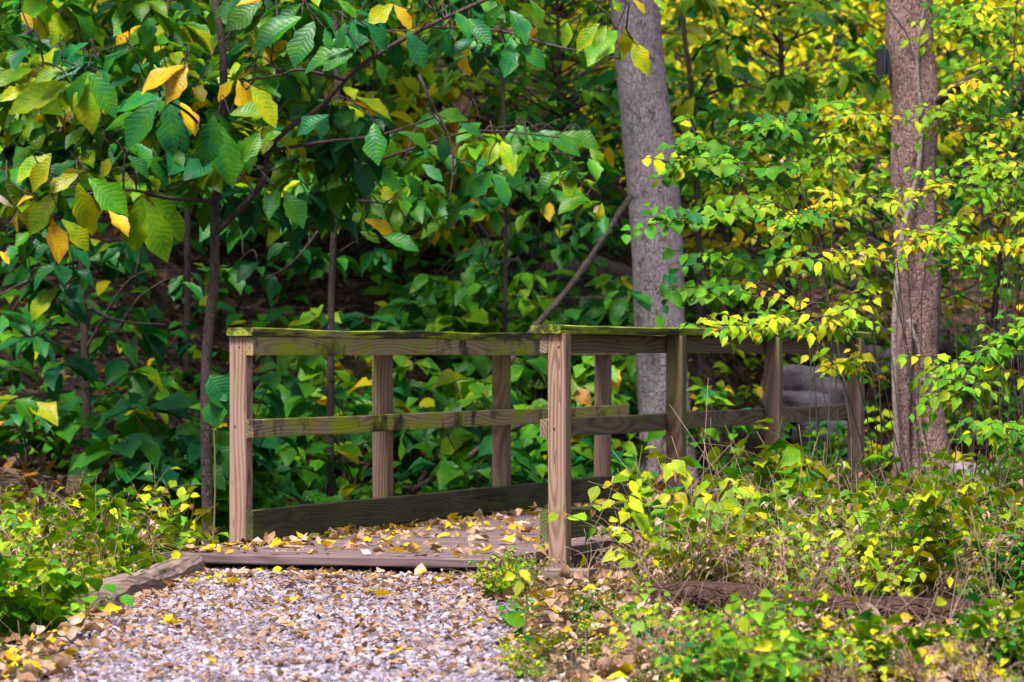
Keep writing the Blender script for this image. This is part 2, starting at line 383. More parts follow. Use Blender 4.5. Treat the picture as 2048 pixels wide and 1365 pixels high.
# stones of the path, uncountable
ph = (1+5**.5)/2
IV = unit(np.array([(-1, ph, 0), (1, ph, 0), (-1, -ph, 0), (1, -ph, 0), (0, -1, ph), (0, 1, ph), (0, -1, -ph), (0, 1, -ph), (ph, 0, -1), (ph, 0, 1), (-ph, 0, -1), (-ph, 0, 1)], float))
IT = np.array([(0,11,5),(0,5,1),(0,1,7),(0,7,10),(0,10,11),(1,5,9),(5,11,4),(11,10,2),(10,7,6),(7,1,8),(3,9,4),(3,4,2),(3,2,6),(3,6,8),(3,8,9),(4,9,5),(2,4,11),(6,2,10),(8,6,7),(9,8,1)])
def stones(n, x, y, z, r):
    A = rng.random((n, 12, 1))*.5+.75
    V = IV[None]*A*r[:, None, None]*(rng.random((n, 1, 3))*.7+np.array([.7, .7, .45]))
    th = rng.random(n)*6.28; c, s = np.cos(th)[:, None], np.sin(th)[:, None]
    V = np.stack([V[..., 0]*c-V[..., 1]*s, V[..., 0]*s+V[..., 1]*c, V[..., 2]+V[..., 0]*rng.normal(0, .3, (n, 1))], -1)
    V += np.stack([x, y, z], -1)[:, None]
    m = MB(); m.add(V.reshape(-1, 3), None, (IT[None]+(np.arange(n)*12)[:, None, None]).reshape(-1, 3)); return m
n = 42000
y = 11.2+rng.random(n)*6.9; u = rng.random(n); fz = rng.normal(0, .05, n)
x = pl(y)+(pr(y)-pl(y))*u+fz
r = .0055+.0105*rng.random(n)**2.4
tag(stones(n, x, y, gh(x, y)+.008+r*.35, r).build('gravel', M_STONE, smooth=False), kind='stuff', label='pale lavender grey gravel of the path')
# far path beyond the bridge, bending right
pts = smooth([P(1240, 985, 25.2), (1.8, 26.0, 0), (2.9, 27.3, 0), (4.3, 28.2, 0), (7, 28.8, 0)], 40); V = []
for k_, p in enumerate(pts):
    tgv = unit(pts[min(k_+1, 39)]-pts[max(k_-1, 0)]); nv = np.array([-tgv[1], tgv[0]])
    for u in np.linspace(-.7, .7, 8):
        q = p[:2]+nv*u*(1+.08*math.sin(k_*1.3)); V.append((q[0], q[1], ghs(q[0], q[1])+.008))
i = np.arange(39)[:, None]*8; j = np.arange(7)[None]
m = MB(); m.add(V, np.stack([i+j+1, i+j, i+8+j, i+8+j+1], -1).reshape(-1, 4))
tag(m.build('gravel_path', M_PATH), kind='structure', label='gravel path bending right beyond the footbridge')

# ---------------------------------------------------------------- footbridge
bridge = thing('footbridge', 'weathered wooden footbridge with mossy post and rail sides', 'footbridge', (OX, OY, 0), rz=-TH)
def board_mesh(name, L, w, h, warp=.004, seg=None, bev=.005, seed=None):
    """long axis local X, width local Y, thickness local Z, centred"""
    seg = seg or max(4, int(L/.12)); seed = seed if seed is not None else random.random()*100
    cs = [(-w/2+bev, -h/2), (w/2-bev, -h/2), (w/2, -h/2+bev), (w/2, h/2-bev), (w/2-bev, h/2), (-w/2+bev, h/2), (-w/2, h/2-bev), (-w/2, -h/2+bev)]
    V = []
    for i in range(seg+1):
        x = -L/2+L*i/seg
        dy = warp*mnoise.noise(Vector((x*.8, seed, 0))); dz = warp*mnoise.noise(Vector((x*.8, seed, 9)))
        for q, (a, b) in enumerate(cs):
            V.append((x+ (0.002*mnoise.noise(Vector((a*40, b*40, seed))) if i in (0, seg) else 0), a+dy+.0012*mnoise.noise(Vector((x*6, q, seed))), b+dz+.0012*mnoise.noise(Vector((x*6, q, seed+5)))))
    Q = []
    for i in range(seg):
        for q in range(8): Q.append((i*8+q, i*8+(q+1) % 8, (i+1)*8+(q+1) % 8, (i+1)*8+q))
    me = bpy.data.meshes.new(name)
    me.from_pydata(V, [], [tuple(f) for f in Q]+[tuple(range(7, -1, -1)), tuple(range(seg*8, seg*8+8))])
    me.update(); return me
def board(name, mat, L, w, h, loc, axis, parent=bridge, **kw):
    me = board_mesh(name, L, w, h, **kw); me.materials.append(mat)
    o = bpy.data.objects.new(name, me); COL.objects.link(o); o.parent = parent; o.location = loc
    o.rotation_euler = {'t': (0, 0, R(90)), 's': (0, 0, 0), 'z': (0, R(-90), 0)}[axis]
    return o
PW = .089; WB = 1.63
for k_ in range(4):
    t = 1.92*k_
    for s_, zt in ((0, 1.012), (WB, 1.026)):
        zb = -.55 if k_ else -.40
        o = board('post', W_POST if k_ == 0 else W_BACK, zt-zb, PW, PW, (s_, t, (zt+zb)/2), 'z', bev=.006)
        if k_ == 0: o['label'] = 'pale pinkish front post with clean weathered grain'
L_ = 6.09; tc_ = 3.0
def tboard(name, mat, s_, z, thick, wide, L=L_, tc=tc_, flat=False, lab=None, **kw):
    o = board(name, mat, L, wide if flat else thick, thick if flat else wide, (s_, tc, z), 't', **kw)
    if lab: o['label'] = lab
    return o
si = PW/2+.0195
tboard('top_rail', W_RAIL, si, .967, .038, .089)
tboard('middle_rail', W_RAIL, si, .565, .038, .089)
tboard('toe_board', W_TOE, si, .100, .038, .145, lab='almost black algae covered toe board')
tboard('cap_rail', W_CAP, .018, 1.033, .040, .137, L=6.13, flat=True, warp=.012, lab='green mossy cap rail with black stains')
tboard('top_rail', W_RAILD, WB-si, .978, .038, .089)
tboard('middle_rail', W_RAILD, WB-si, .577, .038, .089)
tboard('toe_board', W_TOEL, WB-si, .115, .038, .145)
tboard('cap_rail', W_CAP, WB-.047, 1.047, .040, .148, L=6.13, flat=True, warp=.01)
# deck: planks across, front plank its own part
me_all = MB()
t = -.62
while t < 6.1:
    w = .138; mm = board_mesh('tmp', 1.55+.02*random.random(), w, .04, seed=random.random()*90)
    V = np.array([v.co for v in mm.vertices]); V[:, 0] += .79+.01*random.random(); V[:, 1] += t+w/2; V[:, 2] += -.020+.003*random.random()
    Qs = np.array([p.vertices[:] for p in mm.polygons if len(p.vertices) == 4]); 
    nb = len(V)
    caps = [(0, 1, 2, 3), (0, 3, 4, 7), (4, 5, 6, 7)]
    Qc = [tuple(reversed(c)) for c in caps]+[tuple(nb-8+q for q in c) for c in caps]
    me_all.add(V, np.vstack([Qs, np.array(Qc)])); bpy.data.meshes.remove(mm)
    t += w+.007
class Z0: location = (0, 0, 0)
o = me_all.build('deck', W_DECK, None, smooth=False); o.parent = bridge
board('front_plank', W_DECK, 1.64, .14, .045, (.735, -.70, -.0225), 's', bev=.007)
for s_ in (.10, .8, WB-.12):
    board('stringer', W_SILL, 6.6, .075, .16, (s_, 2.72, -.125), 't')
board('sill_beam', W_SILL, .60, .15, .12, (1.70, -.62, -.108), 's')
# posts' bolts on the front faces
def bolt(s_, t_, z_):
    m = MB(); m.tube([(s_, t_, z_), (s_, t_-.004, z_)], .005, 8); o = m.build('bolt', plain('bolt_steel', (.12, .10, .10), .5) if 'bolt_steel' not in bpy.data.materials else bpy.data.materials['bolt_steel']); o.parent = bridge
for s_ in (0.0, WB):
    bolt(s_+.01, -PW/2, .965); bolt(s_-.012, -PW/2, .58)

# ---------------------------------------------------------------- timbers, logs, rocks
def rough_log(name, mat, pts, r, label, cat, sides=14, n=40, squash=1., group=None, amp=.25):
    pts = smooth(pts, n); m = MB(); m.tube(pts, np.full(n, r), sides)
    V = m.V[0]; sd = random.random()*50
    for q in range(len(V)):
        ax = pts[min(q//sides, n-1)] if q < n*sides else V[q]
        d = V[q]-ax; f = 1+amp*mnoise.noise(Vector((V[q][0]*2.5+sd, V[q][1]*9, V[q][2]*12)))+amp*.7*mnoise.noise(Vector((V[q][0]*5+sd, V[q][1]*34, V[q][2]*40)))
        V[q] = ax+d*f
    base = pts[0].copy(); 
    class B: location = base
    V -= base
    o = m.build(name, mat); o.location = base
    return tag(o, label, cat, group)
a, b = P(378, 1118, 17.7), P(196, 1192, 15.6)
edge_t = thing('edging_timber', 'split weathered timber edging the left side of the gravel path', 'timber', ((a+b)/2).tolist())
dv = b-a; ln = np.linalg.norm(dv)
me = board_mesh('edging_timber', ln, .15, .13, warp=.05, seg=30, bev=.03); me.materials.append(W_EDGE)
for v in me.vertices: v.co.z += .012*mnoise.noise(v.co*9); v.co.y += .012*mnoise.noise(v.co*8+Vector((5, 0, 0)))
bpy.data.objects.remove(edge_t)
eo = bpy.data.objects.new('edging_timber', me); COL.objects.link(eo); mid = (a+b)/2
eo.location = (mid[0], mid[1], mid[2]-.045); eo.rotation_euler = (0, -math.asin(dv[2]/ln), math.atan2(dv[1], dv[0]))
tag(eo, 'split weathered timber edging the left side of the gravel path', 'timber')
rough_log('fallen_log', B_LOG, [P(1315, 1196, 15.0), P(1500, 1204, 14.8), P(1760, 1222, 14.6), P(2120, 1238, 14.4)], .058, 'dark rotten log lying among the weeds in the right foreground', 'log', 22, 110, amp=.3)
def ground_log(name, p0, p1, r, label, mat=B_LOGF, lift=.6, grp=None):
    a, b = hit(*p0), hit(*p1); pts = [a+(b-a)*u for u in np.linspace(0, 1, 5)]
    pts = [np.array([q[0], q[1], max(q[2], ghs(q[0], q[1]))+r*lift]) for q in pts]
    return rough_log(name, mat, pts, r, label, 'log', 12, 40, group=grp)
ground_log('fallen_log', (1600, 668), (2100, 745), .11, 'long fallen trunk lying across the slope behind the right hand tree')
ground_log('fallen_log', (1100, 560), (1330, 612), .10, 'fallen log on the slope just left behind the grey trunk')
ground_log('fallen_log', (930, 455), (1080, 520), .09, 'short brown log lying on the hillside above the far rail end')
rough_log('leaning_pole', B_THIN, [P(800, 1015, 25.0), P(1000, 750, 25.6), P(1065, 660, 25.9), P(1150, 560, 26.2), P(1262, 392, 26.6)], .021, 'bare dead stem leaning diagonally against the grey trunk', 'branch', 8, 40)
rough_log('dead_branch', B_THIN, [P(820, 985, 24.3), P(905, 935, 24.2), P(985, 880, 24.2), P(1040, 850, 24.3)], .022, 'dark dead branch lying low behind the left railing', 'branch', 7, 30)
def boulder(px, py, Y, sx, sy, sz, label, group='grey rocks on the bank', rz=0., ex=.72):
    c = P(px, py, Y); m = MB(); nu, nv = 20, 14; V = []; sd = random.random()*60
    for i in range(nv+1):
        th = math.pi*i/nv
        for j in range(nu):
            p = 2*math.pi*j/nu; d = Vector((math.sin(th)*math.cos(p), math.sin(th)*math.sin(p), math.cos(th)))
            k_ = max(abs(d.x), abs(d.y), abs(d.z))**ex
            f = (1/k_)*(1+.20*mnoise.noise(d*1.6+Vector((sd, 0, 0)))+.09*mnoise.noise(d*5+Vector((sd, 3, 0))))
            V.append((d.x*f*sx, d.y*f*sy, d.z*f*sz))
    Q = [(i*nu+j, (i+1)*nu+j, (i+1)*nu+(j+1) % nu, i*nu+(j+1) % nu) for i in range(nv) for j in range(nu)]
    m.add(V, Q); o = m.build('boulder', M_ROCK); o.location = [float(q) for q in c]; o.rotation_euler = (0, .05, rz)
    return tag(o, label, 'rock', group)
boulder(1605, 765, 31.6, .33, .35, .13, 'flat topped grey rock, upper one of the ledge seen through the right railing')
boulder(1590, 812, 31.0, .27, .3, .12, 'rounded grey rock in the middle of the ledge behind the right railing')
boulder(1665, 800, 31.2, .2, .3, .16, 'angular grey rock at the right end of the ledge', rz=.4)
boulder(1650, 872, 30.4, .25, .3, .12, 'low dark rock slab at the foot of the ledge')
boulder(1530, 860, 30.6, .18, .25, .1, 'small rock left of the ledge near the second right post')
boulder(1730, 730, 32.6, .3, .3, .15, 'brownish rock beneath the long fallen trunk', rz=.3)
boulder(1965, 960, 24.5, .22, .2, .10, 'low grey stone beside the base of the right hand tree')
hb = hit(160, 1000); pb = HY-(hb[2]+.07-CZ)*F/hb[1]
bo = boulder(160, pb, hb[1], .085, .1, .13, 'lumpy brown stone half hidden in the left bank plants', None, ex=.15)
bo.data.materials[0] = bark_mat('brown_stone', (.30, .215, .12), (.17, .115, .065), (.05, .03, .02), 20., .3, 1., .02)

# ---------------------------------------------------------------- big trees
def big_tree(name, label, mat, pts, rad, base_flare, n=150, sides=40, branches=(), crown=None, cat='tree', flute=.006):
    pts = smooth(pts, n); z0 = pts[0][2]
    h = pts[:, 2]-z0
    tt = np.linspace(0, 1, n); r = np.interp(tt, np.linspace(0, 1, len(rad)), rad)+base_flare*np.exp(-h/.25)
    t_ = thing(name, label, cat, pts[0])
    m = MB(); m.tube(pts, r, sides); V = m.V[0]; sd = random.random()*40
    for q in range(n*sides):
        ax = pts[q//sides]; d = V[q]-ax; ang = (q % sides)/sides*6.283
        f = 1+.08*mnoise.noise(Vector((math.cos(ang)*1.2+sd, math.sin(ang)*1.2, V[q][2]*1.1)))+.018*mnoise.noise(Vector((V[q][0]*26, V[q][1]*26, V[q][2]*9+sd)))
        f += .12*math.exp(-h[q//sides]/.3)*math.sin(ang*5+sd)+flute*math.sin(ang*9+sd+2.5*mnoise.noise(Vector((V[q][2]*.9, sd, 0))))
        V[q] = ax+d*f
    m.build('trunk', mat, t_)
    for bp, r0, r1 in branches:
        bm = MB(); q = smooth(bp, 30); bm.tube(q, np.linspace(r0, r1, 30), 10); bm.build('branch', B_THIN, t_)
    if crown:  # crown out of view, added to shade the slope below
        c, rr, nl, hue, L = crown
        lb = LB(T_LOW); p = np.array(c)+unit(rnd(nl))*(rng.random((nl, 1))**.45)*np.array(rr)
        lb.add(p, np.column_stack([rng.normal(0, 1, (nl, 2)), rng.normal(-.2, .3, nl)]), np.array([0, -.3, 1])+rnd(nl, .4), L*(.7+.6*rng.random(nl)), hue=hue+rng.normal(0, .12, nl))
        lb.build('crown', M_FAR, t_)
        lm = MB(); top = pts[-1]
        for q in range(9):
            e = np.array(c)+unit(rnd(1))[0]*np.array(rr)*.7
            lm.tube(smooth([top-np.array([0, 0, .5+q*.12]), (top+e)/2+np.array([0, 0, .2]), e], 10), np.linspace(.07, .015, 10), 6)
        lm.build('limb', mat, t_)
    return t_
YC = 27.0
def PT(px, py): return P(px, py, YC)
big_tree('tall_tree', 'tall grey smooth barked tree leaning slightly left behind the footbridge', B_GREY,
         [P(1338, 1005, YC), P(1334, 900, YC), P(1322, 700, YC), P(1312, 480, YC), P(1293, 250, YC), P(1270, 0, YC), P(1240, -300, YC), P(1200, -900, YC+.3)],
         [.185, .183, .182, .185, .177, .173, .165, .12], .05,
         crown=((-2.2, 28.0, 7.4), (5.2, 5., 1.9), 6500, .40, .26))  # wide leaf mass shifted left to block sky over the left hillside
YR = 25.5
rt = big_tree('tall_tree', 'reddish barked tree on the right wrapped by a pale climbing stem', B_RED,
         [P(1850, 985, YR), P(1846, 900, YR), P(1832, 740, YR), P(1838, 600, YR), P(1832, 470, YR), P(1828, 330, YR), P(1833, 210, YR), P(1820, 90, YR), P(1819, 0, YR), P(1812, -400, YR), P(1800, -1000, YR+.2)],
         [.165, .155, .145, .145, .152, .158, .15, .1], .05,
         branches=[([P(1862, 215, YR), P(1905, 180, YR-.2), P(1960, 150, YR-.4), P(2080, 105, YR-.8)], .036, .022)],
         flute=.03, crown=((4.2, 28.5, 8.0), (3.2, 3.5, 1.8), 1300, .48, .22))
m = MB(); m.tube(smooth([P(1806, 968, YR-.22), P(1803, 880, YR-.2), P(1806, 800, YR-.19), P(1812, 700, YR-.17), P(1820, 640, YR-.17)], 30), np.linspace(.062, .04, 30), 12)
m.build('side_stem', B_RED, rt)
vn = thing('climbing_vine', 'pale bare vine stem climbing the front of the reddish trunk', 'vine', P(1800, 420, YR-.3))
m = MB(); m.tube(smooth([P(1798, 965, YR-.33), P(1788, 700, YR-.33), P(1800, 500, YR-.28), P(1822, 400, YR-.2), P(1838, 330, YR-.19), P(1842, 230, YR-.19), P(1835, 150, YR-.19), P(1838, 80, YR-.2), P(1860, -40, YR-.25)], 60), np.linspace(.020, .012, 60), 8)
m.build('stem', B_PALE, vn)
m = MB(); m.tube(smooth([P(1836, 130, YR-.19), P(1815, 70, YR-.2), P(1780, 20, YR-.3), P(1765, -20, YR-.3)], 20), np.linspace(.009, .006, 20), 6); m.build('twig', B_PALE, vn); m = MB()
m.tube(smooth([P(1838, 240, YR-.2), P(1862, 180, YR-.25), P(1862, 130, YR-.25)], 20), np.linspace(.008, .004, 20), 6); m.build('twig', B_PALE, vn); m = MB()
m.tube(smooth([P(1815, 640, YR-.2), P(1835, 690, YR-.21), P(1845, 740, YR-.2)], 20), np.linspace(.018, .01, 20), 6)
m.build('twig', B_PALE, vn)
# black box on the trunk
bx = thing('trail_marker', 'small black box fixed to the left side of the reddish trunk', 'box', P(1768, 124, YR-.02))
def chunk(name, mat, parent, sx, sy, sz, off=(0, 0, 0), slant=0.):
    me = board_mesh(name, sz, sx, sy, warp=0, seg=2, bev=.004); me.materials.append(mat)
    o = bpy.data.objects.new(name, me); COL.objects.link(o); o.parent = parent; o.location = off; o.rotation_euler = (0, R(-90)+slant, 0); return o
BLK = plain('black_paint', (.018, .017, .022), .45)
chunk('body', BLK, bx, .062, .10, .165)
chunk('face_plate', plain('grey_panel', (.06, .055, .065), .4), bx, .046, .004, .15, (0, -.053, 0))
chunk('mounting_strap', BLK, bx, .05, .02, .03, (.05, 0, 0))

# ---------------------------------------------------------------- pawpaw-like trees with big drooping leaves
CAMV = np.array([0, -1., .0])
def whorl(lb, c, n, L, hue, hs=.05, toward=.3, tilt=(.05, -.8), val=None, spread=.03, wid=1.):
    """drooping rosettes at points c (M,3)"""
    c = np.atleast_2d(c); M = len(c); c = np.repeat(c, n, 0)
    h = np.repeat(np.broadcast_to(np.asarray(hue, float), (M,)), n)+rng.normal(0, hs, M*n)
    az = rng.random(M*n)*6.283; dn = tilt[0]+(tilt[1]-tilt[0])*rng.random(M*n)
    d = np.column_stack([np.cos(az), np.sin(az)-toward*.4, dn])
    up = np.array([0, -toward, 1.])+rnd(M*n, .28)
    jump = rng.random(M*n) < .05; h = np.where(jump, h+.3, h)
    lb.add(c+rnd(M*n, spread)+unit(d)*L*.08, d, up, L*(.6+.55*rng.random(M*n)), wid*(.85+.3*rng.random(M*n)), .12+.25*rng.random(M*n), .25+.9*rng.random(M*n), np.clip(h, 0, .9), val, .05)
def px_leaves(lb, rows, ox, oy, sc_, Y, jit=.6):
    for bx_, by_, tx_, ty_, hue in rows:
        y_ = Y+rng.normal(0, jit*.5)
        a = P(ox+bx_/sc_, oy+by_/sc_, y_); b = P(ox+tx_/sc_, oy+ty_/sc_, y_-.06+rng.normal(0, .06))
        L = np.linalg.norm(b-a)*1.06
        lb.add(a, b-a+np.array([0, 0, .12*L]), np.array([rng.normal(0, .3), -1., .9+.25*rng.normal()]), L, 1.08*(.85+.2*rng.random()), .10+.15*rng.random(), .35+.25*rng.random(), hue, None, .05)
HERO4 = [(790,475,535,540,.12),(790,475,610,710,.17),(810,490,860,775,.12),(880,500,950,645,.66),(915,320,690,430,.66),(915,325,820,490,.665),(740,590,490,615,.25),
 (1040,560,1010,805,.15),(1065,560,1190,800,.16),(1060,600,1125,890,.22),(1180,800,1275,645,.30),(1270,700,1355,640,.30),(1040,780,920,865,.06),(1120,560,1310,545,.36),
 (1140,390,1060,490,.66),(1160,390,1190,550,.65),(1190,400,1280,540,.66),(1150,400,1215,335,.62),(1220,420,1335,610,.5),
 (430,345,335,530,.2),(430,350,550,560,.2),(430,350,430,630,.46),(330,400,60,560,.44),(330,380,190,550,.38),(360,320,450,310,.62),(330,330,180,400,.4),(130,420,20,490,.5),
 (250,750,85,880,.45),(250,760,160,925,.52),(285,935,150,1135,.44),(380,890,440,1155,.5),(430,870,600,1045,.26),(380,850,250,930,.52),(530,1030,620,1140,.66),(690,960,640,1235,.38),
 (690,960,795,1260,.37),(730,960,900,1175,.37),(250,1070,300,1260,.71),(300,1070,430,1215,.44),(60,1010,-60,950,.98),(90,1030,60,1145,.6),(170,960,60,1000,.62),(0,1225,40,1285,.68),(600,880,625,945,.36),
 (1470,85,1255,230,.17),(1530,105,1430,295,.15),(1400,200,1290,300,.62),(1540,110,1600,235,.14),(1700,120,1640,210,.14),(1280,10,1110,145,.25),(1180,0,1050,75,.15),(1700,240,1490,335,.18),
 (1380,350,1400,510,.12),(1380,350,1470,490,.1),(1250,360,1350,460,.22),(1350,920,1310,1055,.2),(1380,930,1470,1100,.2),(1600,560,1450,655,.08),(1600,560,1560,670,.08),(100,60,150,130,.64),(130,230,60,330,.1),(330,230,240,330,.1),(430,210,300,300,.1),(560,760,480,870,.5),(620,760,720,860,.14)]
HERO5 = [(330,20,230,115,.5),(335,20,410,140,.69),(330,10,320,160,.3),(345,160,340,355,.08),(400,150,480,320,.08),(540,90,540,235,.2),(200,110,310,245,.1),(100,110,60,240,.13),(0,140,20,240,.13),
 (620,190,705,355,.7),(580,130,600,270,.1),(900,50,980,200,.14),(870,20,780,135,.2),(910,215,890,360,.12),(940,215,1070,325,.16),(880,210,800,260,.18),(1000,0,1060,110,.3),(780,310,850,375,.15),(250,290,290,395,.18),(160,240,0,335,.2),
 (240,570,170,800,.16),(240,600,250,790,.16),(570,650,580,785,.12),(820,830,720,970,.14),(830,850,890,990,.14),(480,60,430,150,.2),(700,90,790,210,.12),(640,60,700,170,.16),(760,10,860,90,.22),(60,0,150,80,.28),(420,20,500,60,.3)]
HERO5B = [(1180,110,1175,225,.42),(1340,115,1230,245,.45),(1370,125,1320,225,.4),(1420,150,1300,305,.34),(1465,130,1465,270,.57),(1500,190,1560,360,.5),(1530,220,1578,275,.4),(1400,0,1440,60,.4),(1500,0,1560,65,.62),(1600,0,1665,50,.45),(1480,170,1430,300,.42)]
HERO5C = [(1080,740,1020,805,.3),(1090,740,1250,885,.24),(1290,720,1350,805,.4),(1270,960,1140,1025,.33),(1350,990,1340,1075,.5),(600,590,430,610,.18),(650,600,760,660,.16),(760,600,650,680,.2),(930,610,1000,680,.2),(1000,620,880,690,.2),
 (1040,640,1230,740,.2),(1150,650,1330,715,.26),(980,650,1010,740,.24),(700,590,560,560,.3),(1200,830,1090,900,.34),(860,690,920,830,.44),(840,690,800,800,.45),(300,640,320,820,.3),(470,800,560,880,.14),(400,850,460,960,.16),(200,800,370,930,.2),(280,1150,440,1220,.18),(170,1130,260,1180,.34),(190,1070,330,1140,.66),(640,1040,770,1060,.16),(820,1010,720,1080,.34),(1350,1010,1320,1030,.9)]
HERO6 = [(300,230,220,330,.38),(300,230,360,340,.46),(300,235,300,330,.4),(380,170,420,265,.36),(340,160,330,220,.44),(200,440,140,565,.48),(150,440,90,535,.52),(560,70,630,120,.36),(500,80,420,120,.42),(640,360,600,450,.25),(660,370,690,460,.25),(480,60,400,40,.36),(720,60,830,110,.14),(560,400,450,440,.3),(460,160,560,190,.2),(230,240,300,190,.3),(350,330,420,350,.2),(840,180,900,215,.12),(970,210,1000,230,.12),(860,280,950,340,.18),(660,510,740,560,.2)]

def limb(tb, pts, r0, r1, sides=8, n=30):
    q = smooth(pts, n); tb.tube(q, np.linspace(r0, r1, n), sides); return q
def big_leaf_tree(name, label, trunk, r0, r1, limbs, heroes, whorls, group, Yw, L=.25, tm=T_OBOV, mat=M_BIG):
    tr = [np.array([p[0], p[1], p[2]]) for p in trunk]
    tr[0][2] = ghs(tr[0][0], tr[0][1])-.03
    t_ = thing(name, label, 'tree', tr[0], group)
    tb = MB(); q = limb(tb, tr, r0, r1, 10, 50); tb.build('trunk', B_THIN, t_)
    allp = [q]
    for pts, a, b in limbs:
        lm = MB(); w_ = limb(lm, pts, a, b); allp.append(w_); lm.build('limb', B_THIN, t_)
    allp = np.vstack(allp)
    lb = LB(tm); heads = []
    for rows, ox, oy, s_, Y in heroes:
        px_leaves(lb, rows, ox, oy, s_, Y)
        heads += [P(ox+r_[0]/s_, oy+r_[1]/s_, Y) for r_ in rows]
    for (px, py, dy, hue) in whorls:
        c = P(px, py, Yw+dy); heads.append(c); whorl(lb, c, 7, L, hue)
    tw = MB(); done = []; nb = 0
    heads.sort(key=lambda c: np.min(np.linalg.norm(allp-c, axis=1)))
    for c in heads:
        if any(np.linalg.norm(c-e) < .06 for e in done): continue
        done.append(c)
        cand = allp[allp[:, 2] < c[2]+.25]
        if not len(cand): cand = allp
        k_ = np.argmin(np.linalg.norm(cand-c, axis=1)); s_ = cand[k_]
        md = (s_+c)/2+np.array([0, 0, .08])+rnd(1, .05)[0]
        qq = smooth([s_, md, c], 9); bm_ = MB() if nb < 95 else tw; bm_.tube(qq, np.linspace(.0055, .0025, 9), 5); nb += 1
        if bm_ is not tw: bm_.build('branch', B_THIN, t_)
        allp = np.vstack([allp, qq[3:]])
    if tw.V: tag(tw.build('branch', B_THIN, t_), kind='stuff')
    if lb.count(): lb.build('crown', mat, t_)
    return t_
def rw(n, x0, x1, y0, y1, hue, hs=.06, dy=(-.8, 1.2)):
    return [(random.uniform(x0, x1), random.uniform(y0, y1), random.uniform(*dy), min(.7, max(0, random.gauss(hue, hs)))) for _ in range(n)]
GP = 'big leaved understory trees around the bridge'
big_leaf_tree('pawpaw_tree', 'nearest big leaved young tree, forked trunk with long limb over the bridge rail', 
  [P(418, 1120, 21.5), P(412, 760, 21.5), P(428, 560, 21.5), P(430, 440, 21.5), P(437, 330, 21.5), P(447, 130, 21.6), P(430, 0, 21.7), P(420, -150, 21.8)], .034, .018,
  [([P(427, 470, 21.5), P(521, 373, 21.4), P(537, 303, 21.4), P(575, 258, 21.3), P(640, 215, 21.3), P(697, 152, 21.2), P(765, 103, 21.2), P(855, 53, 21.1), P(970, 0, 21.0), P(1080, -50, 21)], .020, .010),
   ([P(430, 405, 21.5), P(390, 400, 21.3), P(330, 395, 21.2), P(250, 380, 21.0), P(130, 395, 20.9)], .014, .006),
   ([P(436, 300, 21.5), P(380, 230, 21.2), P(320, 195, 21.0)], .012, .006),
   ([P(690, 160, 21.2), P(600, 140, 21), P(560, 150, 21), P(470, 165, 20.9)], .010, .005),
   ([P(537, 303, 21.4), P(640, 285, 21.3), P(760, 270, 21.2), P(870, 235, 21.2)], .012, .005),
   ([P(855, 53, 21.1), P(1000, 62, 21.0), P(1100, 90, 20.9), P(1240, 118, 20.8)], .010, .005),
   ([P(838, 150, 21.2), P(865, 210, 21.1), P(900, 280, 21.1), P(906, 340, 21.0), P(898, 405, 21)], .010, .004)],
  [(HERO4, 0, 0, 2.437, 21.0), (HERO5, 650, 0, 2.437, 21.0), (HERO5B, 650, 0, 2.437, 20.8)],
  rw(16, -40, 420, 60, 420, .22, .12, (.2, 1.3))+[(325, 195, .2, .13), (335, 215, .35, .2), (435, 240, .2, .15), (440, 262, .3, .25), (175, 145, .3, .3), (140, 165, .3, .45), (245, 380, .25, .42), (195, 375, .3, .5), (60, 400, .3, .5), (480, 165, .25, .4), (285, 385, .2, .36), (380, 230, .4, .15), (240, 240, .5, .2), (110, 300, .5, .3)]+rw(14, -20, 560, 90, 400, .25, .13, (-.25, .3))+rw(26, 480, 1000, -150, 90, .17, .07, (-.3, .8))+rw(10, 520, 760, 200, 420, .14, .05, (.2, 1.))+rw(26, -60, 620, -260, 20, .2, .08, (-.4, 1.))+rw(50, -250, 900, -620, -150, .2, .08, (-1.0, 2.0))+rw(64, -60, 700, -20, 400, .31, .13, (.4, 2.6)), GP, 21.4)  # topmost whorls lie above the frame, added to shade the leaves below
big_leaf_tree('pawpaw_tree', 'slim straight big leaved tree behind the left railing, pale glossy leaves spreading right',
  [P(660, 1000, 24.2), P(662, 650, 24.2), P(668, 450, 24.2), P(676, 250, 24.2), P(672, 100, 24.3), P(668, -200, 24.3)], .026, .014,
  [([P(670, 355, 24.2), P(760, 320, 24), P(850, 290, 24), P(960, 262, 23.8), P(1120, 275, 23.7)], .012, .005),
   ([P(672, 330, 24.2), P(720, 260, 24), P(745, 225, 24)], .010, .004), ([P(668, 420, 24.2), P(590, 520, 24), P(530, 560, 24)], .010, .005),
   ([P(668, 400, 24.2), P(780, 410, 24.0), P(840, 450, 24)], .009, .004)],
  [(HERO5C, 650, 0, 2.437, 23.9)],
  rw(30, 700, 1220, 250, 420, .2, .07, (-.4, 1.2))+rw(20, 440, 760, 300, 560, .12, .05, (0, 1.2))+rw(8, 560, 1000, -200, 60, .2, .08), GP, 24.2, .22)
